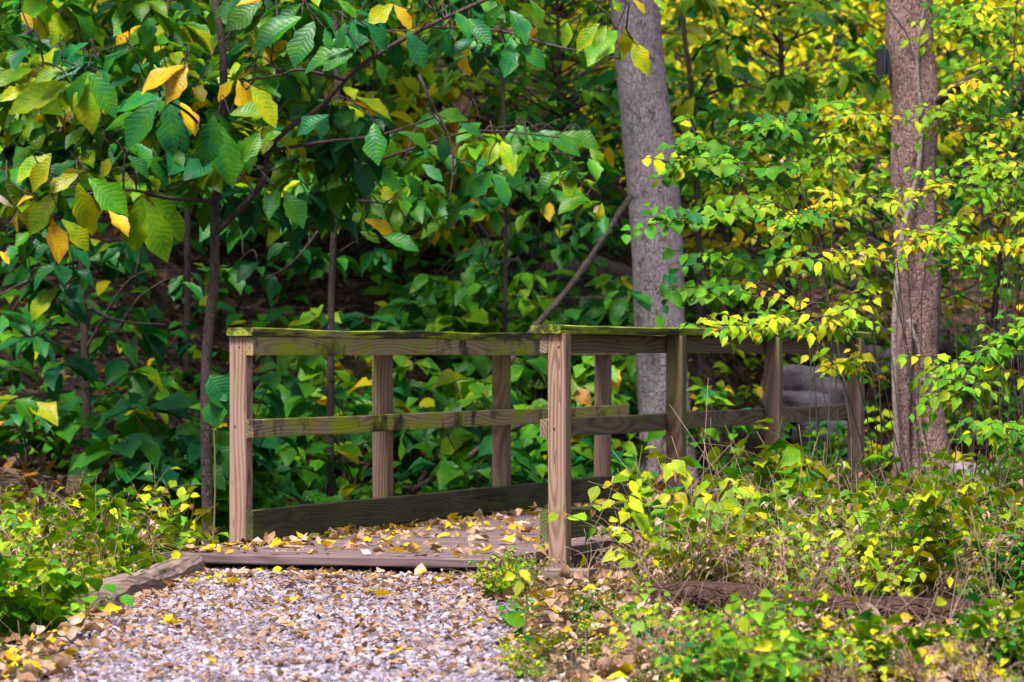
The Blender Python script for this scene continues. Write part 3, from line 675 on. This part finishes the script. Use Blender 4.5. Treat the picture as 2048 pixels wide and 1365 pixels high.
big_leaf_tree('pawpaw_tree', 'dark leaning big leaved tree at the far left above the bank',
  [P(185, 1000, 24.5), P(178, 930, 24.5), P(170, 700, 24.5), P(160, 520, 24.5), P(130, 330, 24.6), P(115, 100, 24.7), P(90, -100, 24.8)], .030, .016,
  [([P(165, 600, 24.5), P(230, 640, 24.3), P(330, 650, 24.2)], .012, .005), ([P(160, 520, 24.5), P(60, 560, 24.3), P(-20, 600, 24.2)], .012, .005), ([P(170, 700, 24.5), P(260, 560, 24.4), P(350, 540, 24.3)], .010, .004), ([P(90, 40, 24.6), P(-20, 120, 24.3)], .02, .015)],
  [], rw(19, -60, 430, 460, 760, .11, .05, (-.6, 1.4))+rw(26, -60, 420, 0, 400, .24, .1, (.4, 1.4))+rw(50, -250, 700, -520, -100, .2, .08, (-1., 2.5)), GP, 24.3, .25)  # highest whorls are out of view, added to darken the bank beneath
big_leaf_tree('pawpaw_tree', 'dark stemmed big leaved tree beyond the grey trunk, its leaves backlit yellow green',
  [P(1395, 900, 29.5), P(1400, 600, 29.5), P(1390, 300, 29.5), P(1380, 150, 29.4), P(1368, 60, 29.4), P(1360, -150, 29.4)], .03, .016,
  [([P(1392, 280, 29.5), P(1350, 275, 29.3), P(1330, 300, 29.3)], .012, .006), ([P(1390, 200, 29.5), P(1440, 180, 29.2), P(1500, 172, 29), P(1560, 195, 29)], .014, .005), ([P(1388, 210, 29.5), P(1420, 150, 29.3), P(1480, 90, 29)], .014, .005),([P(1385, 120, 29.5), P(1410, 90, 29.2), P(1480, 75, 29)], .012, .005)],
  [(HERO6, 1300, 0, 2.2754, 29.0)], rw(16, 1330, 1760, -120, 200, .36, .1, (-.6, .6))+rw(8, 1360, 1600, 200, 330, .3, .1), GP, 29.3, .24)
big_leaf_tree('pawpaw_tree', 'young big leaved tree with a straight dark stem behind the forked one',
  [P(372, 900, 28.0), P(375, 600, 28.0), P(374, 300, 28), P(372, 100, 28), P(362, -100, 28)], .026, .02, [], [],
  rw(40, -40, 760, -120, 280, .31, .12, (-1.0, 1.6)), GP, 28, .24)
big_leaf_tree('pawpaw_tree', 'small big leaved tree in front of the hillside right of the bent limb',
  [P(1015, 950, 27.5), P(1010, 700, 27.5), P(1012, 400, 27.5), P(1005, 150, 27.6), P(1000, -60, 27.6)], .020, .012, [], [],
  rw(34, 820, 1260, 330, 620, .22, .07, (-1, 1.4))+rw(7, 780, 1240, 40, 250, .24, .1), GP, 27.5, .21)

# ---------------------------------------------------------------- lesser trees on the hillside
def hill_tree(px, Y, htop_py, rc, hue, ncl, L, kind, label, group, rt_=.03, low=.25, hs=.08):
    x = (px-1024)/F*Y; z0 = ghs(x, Y); ztop = CZ+(HY-htop_py)/F*Y; H = max(1.2, ztop-z0)
    base = np.array([x, Y, z0-.03])
    t_ = thing('understory_tree', label, 'tree', base, group)
    lean = rng.normal(0, .05*H, 2)
    tp = [base, base+np.array([lean[0]*.2, lean[1]*.2, H*.35]), base+np.array([lean[0]*.6, lean[1]*.6, H*.7]), base+np.array([lean[0], lean[1], H*.98])]
    tb = MB(); q = limb(tb, tp, rt_, rt_*.35, 7, 24); tb.build('trunk', B_THIN, t_)
    hh = low+(1-low)*rng.random(ncl); a = rng.random(ncl)*6.283; rr = rc*np.sqrt(rng.random(ncl))*(1.15-.55*hh)
    c = base+np.column_stack([lean[0]*hh+np.cos(a)*rr, lean[1]*hh+np.sin(a)*rr, H*hh])
    br = MB()
    for e in c[:min(ncl, 70)]:
        k_ = np.argmin(np.abs(q[:, 2]-(e[2]-.35*np.hypot(*(e-base)[:2])))); s_ = q[k_]
        br.tube(smooth([s_, (s_+e)/2+np.array([0, 0, .06]), e], 6), np.linspace(.010, .003, 6), 4)
    br.build('branch', B_THIN, t_)
    lb = LB(T_LOWB if kind == 'big' else T_LOW)
    hc = np.clip(hue+rng.normal(0, hs, ncl), .05, .6)
    if kind == 'big': whorl(lb, c, 6, L, hc, .05, .5)
    else:
        n = 10; M = ncl*n; cc = np.repeat(c, n, 0); az = rng.random(M)*6.283; rad = .05+.28*np.sqrt(rng.random(M))
        off = np.column_stack([np.cos(az)*rad, np.sin(az)*rad, rng.normal(0, .045, M)-.12*rad])
        d = np.column_stack([np.cos(az)+rng.normal(0, .5, M), np.sin(az)+rng.normal(0, .5, M), rng.normal(-.35, .25, M)])
        lb.add(cc+off, d, np.array([0, -.6, 1])+rnd(M, .45), L*(.65+.6*rng.random(M)), 1., .1, .4, np.clip(np.repeat(hc, n)+rng.normal(0, .05, M), 0, .63))
    lb.build('crown', M_FAR, t_)
    return t_
def hue_at(px, py):
    h = .31+.07*math.sin(px*.01)
    if px > 980 and py < 330: h = random.choice([.28, .42, .57, .58, .60, .60])
    if 640 < px < 980 and py < 260: h = random.choice([.28, .34, .45, .57])
    if px > 1850: h = random.choice([.3, .42, .5])
    if px > 1250 and py > 330: h = .42
    return h
G1 = 'understory trees on the hillside'
k_ = 0
for row, (Y, n_, top) in enumerate([(31, 7, -40), (34, 9, -60), (38, 10, -80), (43, 11, -100), (49, 12, -100), (56, 12, -120)]):
    for i_ in range(n_):
        px = -80+(2210)*(i_+.5+.35*random.uniform(-1, 1))/n_
        if row == 0 and 1240 < px < 1790: continue
        if row < 5 and px > 1250 and random.random() < .25: continue
        y_ = Y+random.uniform(-1.3, 1.3); tp = top+random.uniform(-120, 260)*(1 if row < 3 else .6)
        left = px < 950
        hu = hue_at(px, 120)
        kind = 'big' if (left and row < 3 and random.random() < .75) else 'small'
        hs_ = .15 if px > 950 else .09
        colr = 'green' if hu < .35 else ('yellow-green' if hu < .5 else 'golden yellow')
        where = 'on the left hillside' if px < 700 else ('on the slope between the limb and the grey trunk' if px < 1250 else ('on the slope between the two tall trunks' if px < 1780 else 'on the slope right of the reddish trunk'))
        hill_tree(px, y_, tp, (1.0+.02*Y)*random.uniform(.8, 1.2), hu, int(95*random.uniform(.8, 1.2)) if kind == 'big' else 85, (.23 if kind == 'big' else .155)*random.uniform(.9, 1.15), kind,
                  f'slender {colr} {"broad leaved" if kind == "big" else "fine leaved"} tree {where}', G1+' '+where+' '+colr+' '+kind, .03+.02*random.random(), .05 if row > 1 else .2, hs_)
        k_ += 1
# ---------------------------------------------------------------- understory shrubs behind the bridge and on the left bank
def bush(px, Y, hgt, rad, hue, ncl, L, name, label, group, mat=M_BIG, tm=T_OBOV, hs=.05, wn=6, wid=1.25, stems=6, twig=TW_DARK):
    x = (px-1024)/F*Y; base = np.array([x, Y, ghs(x, Y)-.02])
    t_ = thing(name, label, 'shrub', base, group)
    a = rng.random(ncl)*6.283; rr = rad*np.sqrt(rng.random(ncl)); hh = hgt*(.25+.75*rng.random(ncl))*(1-.35*(rr/rad)**2)
    c = base+np.column_stack([np.cos(a)*rr, np.sin(a)*rr, hh])
    sm = MB()
    for e in c: sm.tube(smooth([base+rnd(1, .03)[0]*np.array([1, 1, 0]), base+(e-base)*np.array([.35, .35, .6]), e], 7), np.linspace(.006, .0025, 7), 4)
    sm.build('stem', twig, t_)
    lb = LB(tm); whorl(lb, c, wn, L, np.clip(hue+rng.normal(0, hs, ncl), 0, .8), .04, .38, (.15, -.45), None, .03, wid)
    lb.build('foliage', mat, t_); return t_
G2 = 'dark broad leaved shrubs behind the left railing'
for i_ in range(27):
    px = 470+780*random.random(); Y = random.uniform(23.5, 29)
    if Y < 26 and px > 1000: Y += 3
    bush(px, Y, random.uniform(.5, 1.25), random.uniform(.3, .55), random.uniform(.14, .34), 8, random.uniform(.21, .29), 'broadleaf_shrub', 'dark green broad leaved shrub growing on the slope behind the left railing', G2)
G3 = 'dark shrubs on the left bank'
for i_ in range(7):
    bush(-60+520*random.random(), random.uniform(21.8, 26), random.uniform(.5, 1.4), random.uniform(.3, .5), random.uniform(.1, .28), 8, random.uniform(.20, .28), 'broadleaf_shrub', 'dark broad leaved shrub under the trees on the left bank', G3)
G4 = 'yellow green shrubs behind the right railing'
for i_ in range(14):
    bush(1380+650*random.random(), random.uniform(26.5, 33), random.uniform(.4, .9), random.uniform(.3, .5), random.uniform(.2, .5), 12, random.uniform(.10, .15), 'small_shrub', 'small yellow-green shrub on the slope seen behind the right railing', G4, M_SMALL, T_OVAL, .08)
# hillside ground cover: uncountable
n = 2300; Y = 24+34*rng.random(n)**1.1; x = (rng.random(n)*2300-126-1024)/F*Y
t_b = (x-OX)*BL+(Y-OY)*BD; s_b = (x-OX)*BD-(Y-OY)*BL
ok = ~((s_b > -.3) & (s_b < 2.2) & (t_b < 8)); ok &= (wob(x*.8, Y*.8) > -.25); x, Y = x[ok], Y[ok]
ok = ~((np.abs(x-2.4) < 1.1) & (Y < 33)) & ~((x > 1.3) & (Y < 29.2)); x, Y = x[ok], Y[ok]
lb = LB(T_LOWB); c = np.column_stack([x, Y, gh(x, Y)+.05+.5*rng.random(len(x))**2])
pxx = x/Y*F+1024
whorl(lb, c, 5, .19, np.where(pxx > 1250, .33, .2)+rng.normal(0, .06, len(x)), .05, .6, (.15, -.4), None, .09, 1.2)
tag(lb.build('undergrowth', M_FAR), kind='stuff', label='low leafy ground cover over the hillside')
# leaf litter on the slopes and banks: uncountable
def litter(n, x, y, z, tm, smin, smax, hues, name, label, up=.25, val=None):
    lb = LB(tm); d = np.column_stack([rng.normal(0, 1, (n, 2)), rng.normal(0, .15, n)])
    lb.add(np.column_stack([x, y, z]), d, np.array([0, 0, 1.])+rnd(n, up), smin+(smax-smin)*rng.random(n)**1.5, .9+.5*rng.random(n), .1+.4*rng.random(n), rng.normal(0, .9, n), rng.choice(hues, n)+rng.normal(0, .02, n), val, .10)
    return tag(lb.build(name, M_DRY), kind='stuff', label=label)
n = 16000; y = 18.5+24*rng.random(n); x = (rng.random(n)*2300-126-1024)/F*y
litter(n, x, y, gh(x, y)+.02, T_LOW, .06, .14, [.86, .9, .93, .8, .86, .74], 'leaf_litter', 'brown dead leaves covering the bank and hillside', val=rng.random(n)*.65-.82)  # decayed litter, value lowered further to deepen the shaded gaps
n = 5200; y = 11.3+7.5*rng.random(n); x = np.where(rng.random(n) < .66, pr(y)+.05+2.6*rng.random(n)**.9, pl(y)-1.0*rng.random(n))
litter(n, x, y, gh(x, y)+.02, T_LOW, .04, .10, [.88, .93, .96, .96, .90, .87, .62], 'leaf_litter', 'tan and brown dead leaves under the weeds beside the path', .5)
n = 3000; y = 11.3+6.8*rng.random(n)**.8; x = pl(y)+(pr(y)-pl(y))*rng.beta(.7, .7, n)
litter(n, x, y, gh(x, y)+.024, T_LOW, .015, .05, [.88, .92, .93, .96, .87, .90, .88], 'leaf_crumbs', 'small broken leaf bits scattered over the gravel', .4)

# ---------------------------------------------------------------- individual fallen leaves
def proto_leaf(tm, L, fold, droop, hue, wave):
    lb = LB(tm); lb.add((0, -.5*L, .006), (0, 1, .0), (0, 0, 1), L, 1.15, fold, droop, hue, .6, wave); return lb
FP = []
for nm, hue in (('yellow', .655), ('golden brown', .76), ('pinkish tan', .955), ('brown', .87), ('yellow-green', .52)):
    for tm, kd in ((T_OVAL, 'oval'), (T_LOBE, 'lobed'), (T_OBOV, 'curled long')):
        for v_ in range(2):
            o = proto_leaf(tm, .10, random.uniform(.0, .28), random.uniform(-1.0, .5) if kd != 'lobed' else random.uniform(-.4, .15), hue, .09).build('fallen_leaf', M_DRY)
            FP.append((nm, kd, o, [False]))
def drop(x, y, z, wts, place, group, size):
    nm = random.choices(['yellow', 'golden brown', 'pinkish tan', 'brown', 'yellow-green'], wts)[0]
    c = random.choice([f for f in FP if f[0] == nm])
    if not c[3][0]: o = c[2]; c[3][0] = True
    else: o = c[2].copy(); COL.objects.link(o)
    o.location = (x, y, z); o.rotation_euler = (random.gauss(0, .13), random.gauss(0, .13), random.random()*6.28); o.scale = (size,)*3
    tag(o, f'{c[1]} {nm} fallen leaf {place}', 'leaf', f'{c[1]} {nm} leaves {group}')
def b2w(s_, t_): return OX+s_*BD+t_*BL, OY-s_*BL+t_*BD
for i_ in range(115):
    s_ = random.uniform(.05, 1.55); t_ = -.72+5.6*random.random()**1.6
    if random.random() < .3: s_ = random.uniform(.08, .45)
    x_, y_ = b2w(s_, t_); drop(x_, y_, .006+.008*random.random(), (2.6, 1., 5, 3., .7), 'lying on the footbridge deck', 'on the footbridge deck', random.uniform(.4, 1.05))
for i_ in range(160):
    u = random.random(); y_ = 11.8+6.0*random.random(); near = random.random() < .45
    if near: x_ = random.uniform(pl(y_), pr(y_)); f_ = 17.75-.34*(x_+1.4); y_ = f_-abs(random.gauss(0, .7))-.05
    else: x_ = random.uniform(pl(y_)-.15, pr(y_)+.25)
    place = 'lying on gravel close to the bridge step' if near else 'lying on the open gravel path'
    drop(x_, y_, ghs(x_, y_)+.03, (2, 1.2, 5.5, 3.5, .6), place, place.replace('lying ', ''), random.uniform(.35, .95))
for f in FP:
    if not f[3][0]: bpy.data.objects.remove(f[2])
n = 900; s_ = .03+1.58*rng.random(n); t_ = -.72+6.6*rng.random(n); s_ = np.where(rng.random(n) < .45, .05+.35*rng.random(n)**2, s_)
s_ = np.where((t_ > 3) & (rng.random(n) < .5), 1.2+.4*rng.random(n), s_)
litter(n, OX+s_*BD+t_*BL, OY-s_*BL+t_*BD, np.full(n, .01), T_LOW, .03, .09, [.86, .9, .95, .96, .7, .65, .62], 'leaf_crumbs', 'small dead leaves scattered over the footbridge deck', .4)

# ---------------------------------------------------------------- canes, shrubs and weeds with small leaves
def cane(tb, lb, p, d, length, grav, r, leafL, hue, hs=.07, nsub=0, start=.2, gap=.05, wander=.22, sub=(.25, .5), dry=0., drylb=None, wid=1.):
    step = .035; n = max(5, int(length/step)); d = unit(np.asarray(d, float)); p = np.array(p, float); pts = [p.copy()]
    for i in range(n):
        d = unit(d+rng.normal(0, wander*.35, 3)+np.array([0, 0, -grav*step*(1+i/n)])); p = p+d*step; pts.append(p.copy())
    pts = np.array(pts); tb.tube(pts[::2] if n > 12 else pts, np.linspace(r, r*.4, len(pts[::2] if n > 12 else pts)), 4)
    tg = unit(np.gradient(pts, axis=0)); k = int(n*start); acc = 0; sgn = 1
    while k < n:
        q = pts[k]; tv = tg[k]; sd = unit(np.cross(tv, np.array([0, -.5, 1])))*sgn; sgn = -sgn
        L = leafL*(.6+.6*random.random())*(1-.25*k/n)
        tgt = drylb if (drylb is not None and random.random() < dry) else lb
        hh = np.clip(random.gauss(hue, hs), 0, .72) if tgt is lb else random.choice([.88, .95, .97, .86])
        isd = tgt is not lb
        if isd: L *= .62
        tgt.add(q+sd*.008, sd*.9+tv*.55+np.array([0, 0, -.35])+rng.normal(0, .25, 3), np.array([0, -.75, 1])+rng.normal(0, .3, 3), L, wid*(.85+.3*random.random()), (.5 if isd else .1)+.2*random.random(), (1.6 if isd else .2)+.7*random.random(), hh, None, .12 if isd else .05)
        k += max(1, int(gap/step*(.7+.7*random.random())))
    for s in range(nsub):
        k = random.randint(int(n*.3), n-2); dv = unit(tg[k]+rng.normal(0, .7, 3)+np.array([0, -.1, .1]))
        cane(tb, lb, pts[k], dv, length*random.uniform(*sub), grav, r*.55, leafL, hue, hs, 0, .1, gap, wander, sub, dry, drylb, wid)
def arch_shrub(label, base, canes, leafL, hue, group, nsub=7, tm=T_OVAL, name='arching_shrub', gap=.042, dry=.05, hs=.09, twig=TW_DARK):
    base = np.array(base); base[2] = ghs(base[0], base[1])-.02
    t_ = thing(name, label, 'shrub', base, group); tb = MB(); lb = LB(tm); dl = LB(T_LOW)
    for (tx, ty, dY, arch) in canes:
        e = P(tx, ty, base[1]+dY); v = e-base; L = np.linalg.norm(v)
        ctl = base+v*np.array([.45, .5, .80+.25*arch])+rng.normal(0, .05, 3)
        q = smooth([base+rnd(1, .17)[0]*np.array([1, 1, 0]), ctl, e, e+v*np.array([.22, .1, -.02])], 46)
        q += np.cumsum(rng.normal(0, .004, q.shape), 0)
        tb.tube(q, np.linspace(.0036, .0016, 46), 4)
        side = 1 if v[0] > 0 else -1
        for k in range(nsub+3):
            u = .42+.58*(k+random.random())/(nsub+3); p = q[min(45, int(u*45))]
            a_ = random.random()*6.28
            d = np.array([math.cos(a_)*1.3+side*.5, math.sin(a_)*.7-.25, random.gauss(.08, .2)])
            cane(tb, lb, p, d, random.uniform(.16, .40), .9, .0028, leafL, np.clip(random.gauss(hue, hs), .1, .66), .05, 0, .12, gap, .35, dry=dry, drylb=dl, wid=.95)
    tb.build('cane', twig, t_); lb.build('foliage', M_SMALL, t_)
    if dl.rows: dl.build('dead_foliage', M_DRY, t_)
def W(px, Y): return np.array([(px-1024)/F*Y, Y, 0])
G5 = 'arching shrubs in front of the right hand tree'
arch_shrub('arching shrub reaching left towards the grey trunk with blue-green leaves', W(1735, 19.0), [(1400, 340, 0, .5), (1450, 300, .2, .5), (1420, 430, -.2, .5), (1480, 520, 0, .5), (1520, 370, .3, .4), (1560, 250, .2, .4), (1600, 450, 0, .4), (1430, 570, -.2, .6)], .085, .29, G5, 8, T_ROUND)
arch_shrub('yellow-green arching shrub hanging over the right handrail', W(1800, 18.0), [(1540, 645, -.2, .7), (1600, 650, .1, .6), (1680, 620, -.2, .5), (1480, 660, 0, .7), (1700, 740, .1, .5), (1650, 520, .2, .4)], .080, .47, G5, 6)
arch_shrub('tall yellow-green shrub in front of the reddish trunk', W(1820, 20.5), [(1640, 330, 0, .4), (1690, 270, .2, .3), (1760, 400, -.2, .3), (1720, 230, .1, .3), (1620, 440, -.2, .4), (1890, 470, .1, .2)], .085, .44, G5, 7)
arch_shrub('shrub on the right edge with fine drooping yellow sprays', W(1990, 19.0), [(1920, 370, 0, .4), (1980, 330, .2, .2), (2050, 420, 0, .3), (1900, 470, -.2, .4), (2020, 500, 0, .3), (2080, 340, .2, .2)], .078, .46, G5, 7)
arch_shrub('tall shrub top right with sparse bright leaves near the branch', W(2030, 21.5), [(1930, 60, 0, .2), (1980, 20, 0, .1), (2040, -40, 0, .1), (1940, 170, -.2, .3), (2030, 130, 0, .2), (2080, 60, .2, .1), (1920, 230, -.2, .3), (2010, 240, -.2, .2)], .09, .40, G5, 7)
arch_shrub('green leafy shrub at the right edge beside the far gravel bend', W(2030, 18.0), [(1960, 720, 0, .4), (2030, 690, 0, .3), (1930, 800, -.2, .4), (2070, 780, 0, .3), (1985, 860, -.2, .3), (2060, 880, 0, .3)], .085, .38, G5, 6)
# weed prototypes
def weed(name, hgt, nst, leafL, hue, dry, tm=T_OVAL, spread=.5, gap=.05, nsub=3, twig=TW_GREEN, hs=.08, wid=1., grav=1.2):
    t_ = thing(name, 'weed', 'weed', (0, 0, 0)); tb = MB(); lb = LB(tm); dl = LB(T_LOW)
    for q in range(nst):
        a = random.random()*6.28; tl = abs(random.gauss(0, spread))
        cane(tb, lb, (math.cos(a)*.04, math.sin(a)*.04, -.01), (math.cos(a)*tl, math.sin(a)*tl, 1), hgt*random.uniform(.6, 1.1), grav, .0028, leafL*1.38, hue, hs, nsub, .22, gap*1.7, .25, (.25, .5), dry, dl, wid*1.15)
    tb.build('stem', twig, t_)
    if lb.rows: lb.build('foliage', M_SMALL, t_)
    if dl.rows: dl.build('dead_foliage', M_DRY, t_)
    return t_
WP = {}
WP['yellow-green'] = [weed('leafy_weed', .5, 9, .058, .47, .14), weed('leafy_weed', .6, 9, .066, .44, .16, spread=.35), weed('leafy_weed', .42, 10, .055, .52, .18)]
WP['green'] = [weed('leafy_weed', .5, 9, .06, .30, .03), weed('leafy_weed', .4, 9, .07, .34, .04, T_ROUND), weed('leafy_weed', .55, 7, .07, .36, .04)]
WP['bright yellow'] = [weed('leafy_weed', .45, 7, .055, .54, .15, gap=.05), weed('leafy_weed', .38, 8, .048, .57, .18)]
WP['dark green'] = [weed('leafy_weed', .35, 9, .05, .16, .03), weed('leafy_weed', .45, 8, .06, .13, .02, T_ROUND)]
WP['dry brown'] = [weed('dry_weed', .5, 13, .05, .5, .85, gap=.08, nsub=5, twig=TW_DRY, spread=.55, grav=2.2), weed('dry_weed', .38, 15, .04, .5, .9, gap=.09, nsub=5, twig=TW_DRY, spread=.8, grav=3.)]
used = set()
WL = {'yellow-green': 'yellow-green oval leaved weed', 'green': 'mid green leafy weed', 'bright yellow': 'weed with large bright yellow leaves', 'dark green': 'dark green low weed', 'dry brown': 'dry brown tangled weed with shrivelled leaves'}
def plant(kind, x, y, scale, zone):
    src = random.choice(WP[kind]); lab = f'{WL[kind]} {zone}'; grp = f'{kind} weeds {zone}'; rz = random.random()*6.28
    loc = (x, y, ghs(x, y))
    if src.name in used: copy_thing(src, loc, rz, scale, lab, grp)
    else:
        used.add(src.name); src.location = loc; src.rotation_euler = (0, 0, rz); src.scale = (scale,)*3; tag(src, lab, 'weed', grp)
def sow(n, px0, px1, y0, y1, wts, s0, s1, zone, cond=None):
    ks = list(WL)
    for _ in range(n):
        for _try in range(20):
            Y = random.uniform(y0, y1); px = random.uniform(px0, px1); x = (px-1024)/F*Y
            if cond is None or cond(px, Y, x): break
        plant(random.choices(ks, wts)[0], x, Y, random.uniform(s0, s1), zone)
def offbridge(px, Y, x):
    t = (x-OX)*BL+(Y-OY)*BD; s = (x-OX)*BD-(Y-OY)*BL
    return not (-.12 < s < 1.85 and t > -.9)
sow(22, 1430, 1800, 17.3, 18.7, (4, 4, 1, .5, 5), 1.2, 1.75, 'rising against the middle right post of the footbridge', offbridge)
sow(30, 1520, 2090, 16.6, 18.4, (5, 2.5, 1.5, .5, 4.), .95, 1.5, 'close against the right side of the footbridge', offbridge)
sow(76, 1200, 2090, 15.3, 18.2, (5, 2.5, 1.5, 1.2, 4.5), .65, 1.3, 'between the rotten log and the footbridge', lambda px, Y, x: offbridge(px, Y, x) and (px > 1440 or (Y < 16.3 and px > 1330)))
sow(26, 1500, 2090, 18.0, 20.5, (5, 4, 1, 1, 1.), .9, 1.3, 'beside the right railing of the footbridge', offbridge)
sow(46, 1290, 2090, 11.5, 14.0, (3.5, 3, 1.4, 1.6, 5), .3, .8, 'in front of the rotten log', lambda px, Y, x: not (1560 < px < 1990 and Y > 12.3))
sow(26, 1000, 1310, 11.6, 14.6, (4, 3, 1, .8, 3), .18, .32, 'along the right edge of the gravel path')
sow(50, -60, 445, 17.4, 21.2, (6, 3, 2, 1.5, 3.5), .65, 1.3, 'on the bank left of the footbridge', lambda px, Y, x: offbridge(px, Y, x) and x < -1.75)
sow(22, -60, 200, 13.5, 17.5, (5, 4, 1.6, 2, 1.6), .5, .9, 'at the left edge of the gravel path', lambda px, Y, x: x < -1.72)
sow(22, 1650, 2090, 20.5, 25, (3, 4, 1, 3, 1), .8, 1.2, 'below the reddish trunk', offbridge)
sow(16, 460, 1000, 21.5, 24.5, (1, 3, .3, 5, .5), .7, 1.1, 'in the gully behind the left railing', offbridge)
sow(8, 985, 1075, 15.9, 16.9, (4, 3, 1, .5, 3), .32, .5, 'at the front right corner of the footbridge', lambda px, Y, x: True)
for k2 in WP:
    for s in WP[k2]:
        if s.name not in used:
            for c in list(s.children): bpy.data.objects.remove(c)
            bpy.data.objects.remove(s)
# a few distinctive single plants
def single(px, Y, leaves, name, label, tm=T_OBOV, stem=True, mat=M_BIG, wid=1.15, lean=0):
    x = (px-1024)/F*Y; base = np.array([x, Y, ghs(x, Y)-.01]); t_ = thing(name, label, 'plant', base)
    tb = MB(); lb = LB(tm); 
    top = max([P(l[0], l[1], Y) for l in leaves], key=lambda q: q[2])
    main = smooth([base, (base+top)/2+np.array([.02, 0, .03]), top], 14); tb.tube(main, np.linspace(.006, .003, 14), 6)
    for bx_, by_, tx_, ty_, hue in leaves:
        a = P(bx_, by_, Y); b = P(tx_, ty_, Y-.03); L = np.linalg.norm(b-a)*1.1
        k_ = np.argmin(np.linalg.norm(main-a, axis=1)); tb.tube(smooth([main[k_], (main[k_]+a)/2+np.array([0, 0, .01]), a], 6), .0025, 4)
        lb.add(a, b-a, np.array([rng.normal(0, .2), -1, .5]), L, wid, .15, .4, hue, None, .04)
    tb.build('stem', TW_GREEN, t_); lb.build('foliage', mat, t_)
single(1045, 13.6, [(1042, 1255, 1040, 1340, .12), (1050, 1250, 1010, 1230, .3), (1045, 1160, 1030, 1190, .5), (1030, 1150, 1008, 1158, .52), (1040, 1140, 1060, 1160, .58)], 'seedling', 'seedling with one large dark green leaf at the right edge of the gravel', T_OVAL)
single(1290, 13.2, [(1288, 1250, 1290, 1315, .13), (1288, 1245, 1262, 1270, .36), (1285, 1318, 1280, 1362, .63), (1292, 1240, 1320, 1250, .5)], 'seedling', 'seedling with a drooping green leaf and one yellow leaf in the foreground', T_OVAL)
single(425, 19.2, [(420, 752, 460, 810, .1), (425, 800, 432, 852, .14), (440, 790, 452, 800, .1)], 'seedling', 'tall seedling left of the front post carrying two large glossy green leaves', T_ROUND, wid=1.)
single(1335, 16.2, [(1345, 925, 1330, 960, .5), (1345, 920, 1372, 950, .48), (1340, 990, 1310, 1010, .55), (1350, 985, 1375, 1010, .6)], 'seedling', 'upright seedling with bright yellow-green leaves in front of the second right post', T_OVAL)
single(80, 12.6, [(110, 1345, 70, 1362, .2), (60, 1352, 20, 1340, .12), (80, 1335, 110, 1330, .3)], 'seedling', 'low dark green seedling in the bottom left corner', T_ROUND)
# dead grass and thin dry stems: uncountable
n = 1500; y = 12+6.2*rng.random(n); x = np.where(rng.random(n) < .78, .12+.35*rng.random(n)+2.3*rng.random(n), -1.72-.9*rng.random(n))
mb = MB()
for i_ in range(n):
    s_ = (x[i_]-OX)*BD-(y[i_]-OY)*BL; t_ = (x[i_]-OX)*BL+(y[i_]-OY)*BD
    pp = x[i_]/y[i_]*F+1024
    if (-.1 < s_ < 1.8 and t_ > -.8) or (pp > 1300 and 13.2 < y[i_] < 15.1): continue
    b = np.array([x[i_], y[i_], ghs(x[i_], y[i_])-.01]); h = random.uniform(.12, .5)*(1.5 if y[i_] > 16.2 else .8)*(.4 if pp < 1310 else 1.); a = rnd(1, .35)[0]; a[2] = 1
    d2 = a+rnd(1, .7)[0]
    mb.tube(smooth([b, b+a*h*.5, b+a*h*.5+d2*h*.35], 6), np.linspace(.0018, .0009, 6), 3)
tag(mb.build('dead_grass', TW_DRY), kind='stuff', label='thin dry tan stems and dead grass among the weeds')

# ---------------------------------------------------------------- light and camera
w = bpy.data.worlds.new('World'); sc.world = w; w.use_nodes = True
nt = w.node_tree; bg = nt.nodes['Background']
sky = nt.nodes.new('ShaderNodeTexSky'); sky.sky_type = 'NISHITA'; sky.sun_disc = False
EL, AZ = 64, 205            # sun height; bearing measured clockwise from +Y
sky.sun_elevation = R(EL); sky.sun_rotation = R(AZ); sky.air_density = 1.; sky.dust_density = 4.; sky.ozone_density = .6
nt.links.new(sky.outputs[0], bg.inputs[0]); bg.inputs[1].default_value = .055
sd = bpy.data.lights.new('sun', 'SUN'); sd.energy = 2.6; sd.angle = R(14); sd.color = (1., .96, .93)
so = bpy.data.objects.new('sun', sd); COL.objects.link(so)
dirv = Vector((math.sin(R(AZ))*math.cos(R(EL)), math.cos(R(AZ))*math.cos(R(EL)), math.sin(R(EL))))
so.rotation_euler = (-dirv).to_track_quat('-Z', 'Y').to_euler(); so.location = (0, 0, 30)
cd = bpy.data.cameras.new('camera'); cam = bpy.data.objects.new('camera', cd); COL.objects.link(cam); sc.camera = cam
cam.location = (0, 0, CZ); cam.rotation_euler = (R(90)+math.atan((HY-682.5)/F), 0, 0)
cd.sensor_width = 36; cd.lens = 36*F/2048; cd.clip_start = .1; cd.clip_end = 500
cd.dof.use_dof = True; cd.dof.focus_distance = 16.8; cd.dof.aperture_fstop = 6.3
sc.view_settings.view_transform = 'Standard'; sc.view_settings.look = 'None'; sc.view_settings.exposure = 1.6; sc.view_settings.gamma = 1
sc.cycles.adaptive_threshold = .02; sc.cycles.max_bounces = 4; sc.cycles.transmission_bounces = 3; sc.cycles.diffuse_bounces = 2; sc.cycles.glossy_bounces = 2
